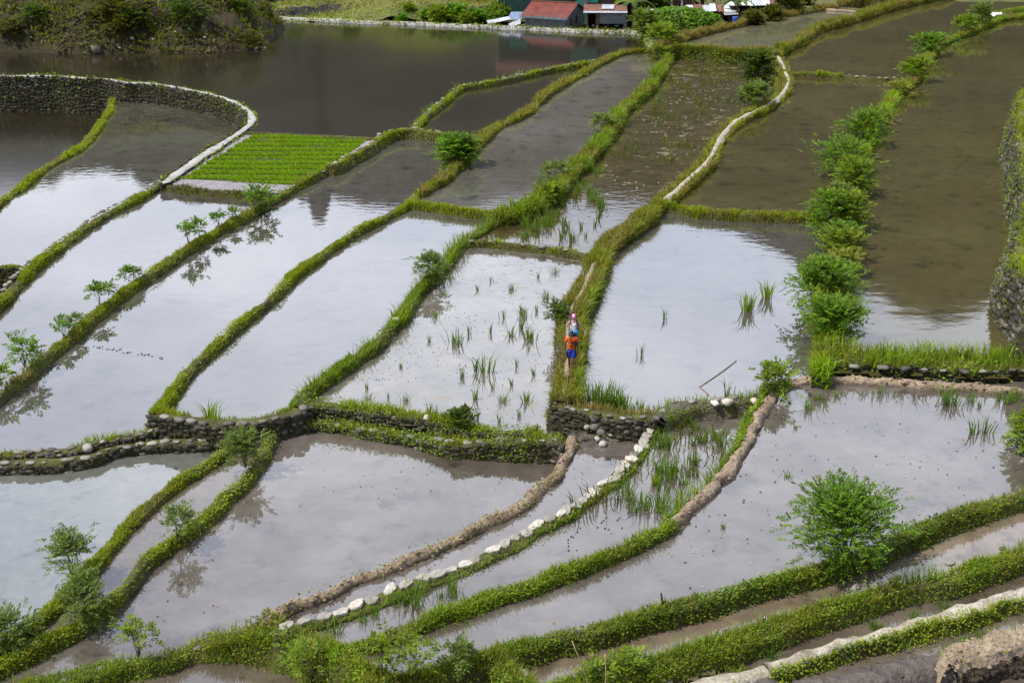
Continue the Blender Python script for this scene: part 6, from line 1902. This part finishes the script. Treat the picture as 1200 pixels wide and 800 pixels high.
def walkers():
    top = lambda px, py: np.array([*P(px, py, 1.3)[:2], BK['K2']['G'][np.linalg.norm(BK['K2']['G'][:, 6, :2] - P(px, py, 1.3)[:2], axis=1).argmin(), 6, 2]])
    # man in front, mid stride
    pose = {'arm': {-1: ((-.255, .02, 1.10), (-.275, -.03, .86)), 1: ((.25, .03, 1.10), (.285, .0, .86))},
            'leg': {-1: ((-.085, 0, .88), (-.08, .0, .47), (-.06, .10, .10), (-.06, .10, .03)), 1: ((.085, 0, .88), (.07, -.12, .48), (.035, -.16, .08), (.035, -.16, 0))}}
    p = top(669, 432)
    e = person(p, .05, 1.56, 'walker in front, in orange t-shirt and blue shorts with arms at the sides', M['skin_dark'], pose)
    face_bits(e, (.16, .075, .04))
    V, F = ellip((0, .012, 1.625), (.090, .104, .085), 1.585); V[:, 2] = np.where((V[:, 1] < -.06) & (V[:, 2] < 1.645), 1.645, V[:, 2]); mesh_obj('hair', V, F, M['hair'], e, smooth=True)
    sv = [(0, 0, .86), (0, 0, 1.08), (0, 0, 1.24), (0, 0, 1.36), (-.19, 0, 1.385), (-.232, .012, 1.22), (.19, 0, 1.385), (.230, .018, 1.22), (0, 0, 1.42)]
    cloth('shirt', sv, [(0, 1), (1, 2), (2, 3), (3, 4), (4, 5), (3, 6), (6, 7), (3, 8)], [(.18, .135), (.165, .125), (.17, .125), (.175, .11), .082, .086, .082, .086, .075], M['orange'], e)
    kv = [(0, 0, .93), (-.09, 0, .84), (-.095, -.01, .52), (.09, 0, .84), (.085, -.10, .52), (0, 0, .99)]
    cloth('shorts', kv, [(0, 1), (1, 2), (0, 3), (3, 4), (0, 5)], [(.165, .12), .115, .105, .115, .105, (.15, .11)], M['navy'], e)
    for s in (-1, 1):
        mb = MB(); mb.box((s * .175, -.05, .70), (.05, .10, .26), ry=s * .1); mb.build('side_patch', M['black'], e, vc=False)
    # dark printed lines on the chest
    for z, w, off in ((1.245, .20, .0), (1.195, .17, .01), (1.10, .20, 0), (1.055, .15, -.01)):
        mb = MB()
        x = -w / 2
        r = np.random.default_rng(int(z * 1000))
        while x < w / 2:
            l = r.uniform(.015, .035)
            mb.box((x + l / 2 + off, -.128 - .006 * (z > 1.15) , z), (l, .014, .026)); x += l + .012
        mb.build('chest_print', M['black'], e, vc=False)
    mb = MB(); mb.tube([(-.10, -.075, 1.43), (-.04, -.135, 1.36), (.06, -.142, 1.24), (.16, -.11, 1.12), (.19, 0, 1.04)], .017, 6); mb.build('shoulder_strap', M['black'], e, smooth=True, vc=False)
    for s, f in ((-1, (-.06, .10, .0)), (1, (.035, -.16, -.03))):
        V, F = ellip((f[0] + s * .012, f[1] - .05, f[2] + .012), (.055, .135, .022)); mesh_obj('sandal', V, F, M['black'], e, smooth=True)
    # woman behind him
    pose = {'arm': {-1: ((-.27, .05, 1.14), (-.22, -.13, .98)), 1: ((.30, .0, 1.15), (.47, -.03, .94))},
            'leg': {-1: ((-.085, 0, .88), (-.085, -.10, .48), (-.06, -.10, .08), (-.06, -.10, 0)), 1: ((.085, 0, .88), (.08, .02, .47), (.06, .12, .1), (.06, .12, .02))}}
    p = top(671.5, 413)
    e = person(p, -.04, 1.63, 'walker behind, in white top and pink cap with blue jacket tied at the waist', M['skin_fair'], pose, 'woman')
    face_bits(e, (.48, .27, .19))
    V, F = ellip((0, .03, 1.60), (.088, .098, .11)); V[:, 1] = np.maximum(V[:, 1], -.035); mesh_obj('hair', V, F, plain('hair_brown', (.05, .03, .02), .5), e, smooth=True)
    V, F = ellip((0, .0, 1.645), (.096, .112, .085), 1.635); cap = mesh_obj('cap', V, F, M['pink'], e, smooth=True)
    V, F = ellip((0, -.055, 1.665), (.06, .065, .05)); mesh_obj('front_panel', V, F, M['white'], cap, smooth=True)
    V, F = ellip((0, -.13, 1.64), (.075, .085, .012)); V[:, 2] -= ((V[:, 0] / .075) ** 2) * .012; mesh_obj('brim', V, F, M['pink'], cap, smooth=True)
    sv = [(0, 0, .90), (0, 0, 1.1), (0, 0, 1.24), (0, 0, 1.35), (-.14, 0, 1.39), (.14, 0, 1.39)]
    cloth('top', sv, [(0, 1), (1, 2), (2, 3), (3, 4), (3, 5)], [(.165, .12), (.15, .115), (.165, .125), (.15, .10), .06, .06], M['white'], e)
    kv = [(0, 0, .93), (-.09, -.02, .80), (-.085, -.10, .48), (-.06, -.10, .10), (.09, 0, .80), (.08, .02, .47), (.06, .12, .12), (0, 0, .98)]
    cloth('trousers', kv, [(0, 1), (1, 2), (2, 3), (0, 4), (4, 5), (5, 6), (0, 7)], [(.165, .12), .108, .08, .065, .108, .08, .065, (.15, .11)], M['jeans'], e)
    jv = [(-.20, .03, 1.0), (-.10, -.12, .99), (0, -.155, .975), (.10, -.12, .99), (.20, .03, 1.0), (0, .15, 1.0), (-.15, -.09, .86), (-.22, -.06, .82), (.14, -.10, .86)]
    cloth('jacket', jv, [(0, 1), (1, 2), (2, 3), (3, 4), (4, 5), (5, 0), (1, 6), (6, 7), (3, 8)], [.055, .05, .055, .05, .055, .06, .065, .05, .055], M['aqua'], e)
    for s in (-1, 1):
        mb = MB(); mb.tube([(s * .115, .09, 1.40), (s * .125, -.01, 1.455), (s * .13, -.11, 1.36), (s * .145, -.125, 1.22), (s * .17, -.03, 1.08), (s * .15, .10, 1.04)], .022, 6); mb.build('backpack_strap', M['purple'], e, smooth=True, vc=False)
    V, F = ellip((0, .19, 1.24), (.15, .10, .22)); mesh_obj('backpack', V, F, M['purple'], e, smooth=True)
    for s, f in ((-1, (-.06, -.10, -.02)), (1, (.06, .12, .0))):
        V, F = ellip((f[0] + s * .012, f[1] - .05, f[2] + .02), (.055, .14, .045)); mesh_obj('shoe', V, F, M['black'], e, smooth=True)
walkers()
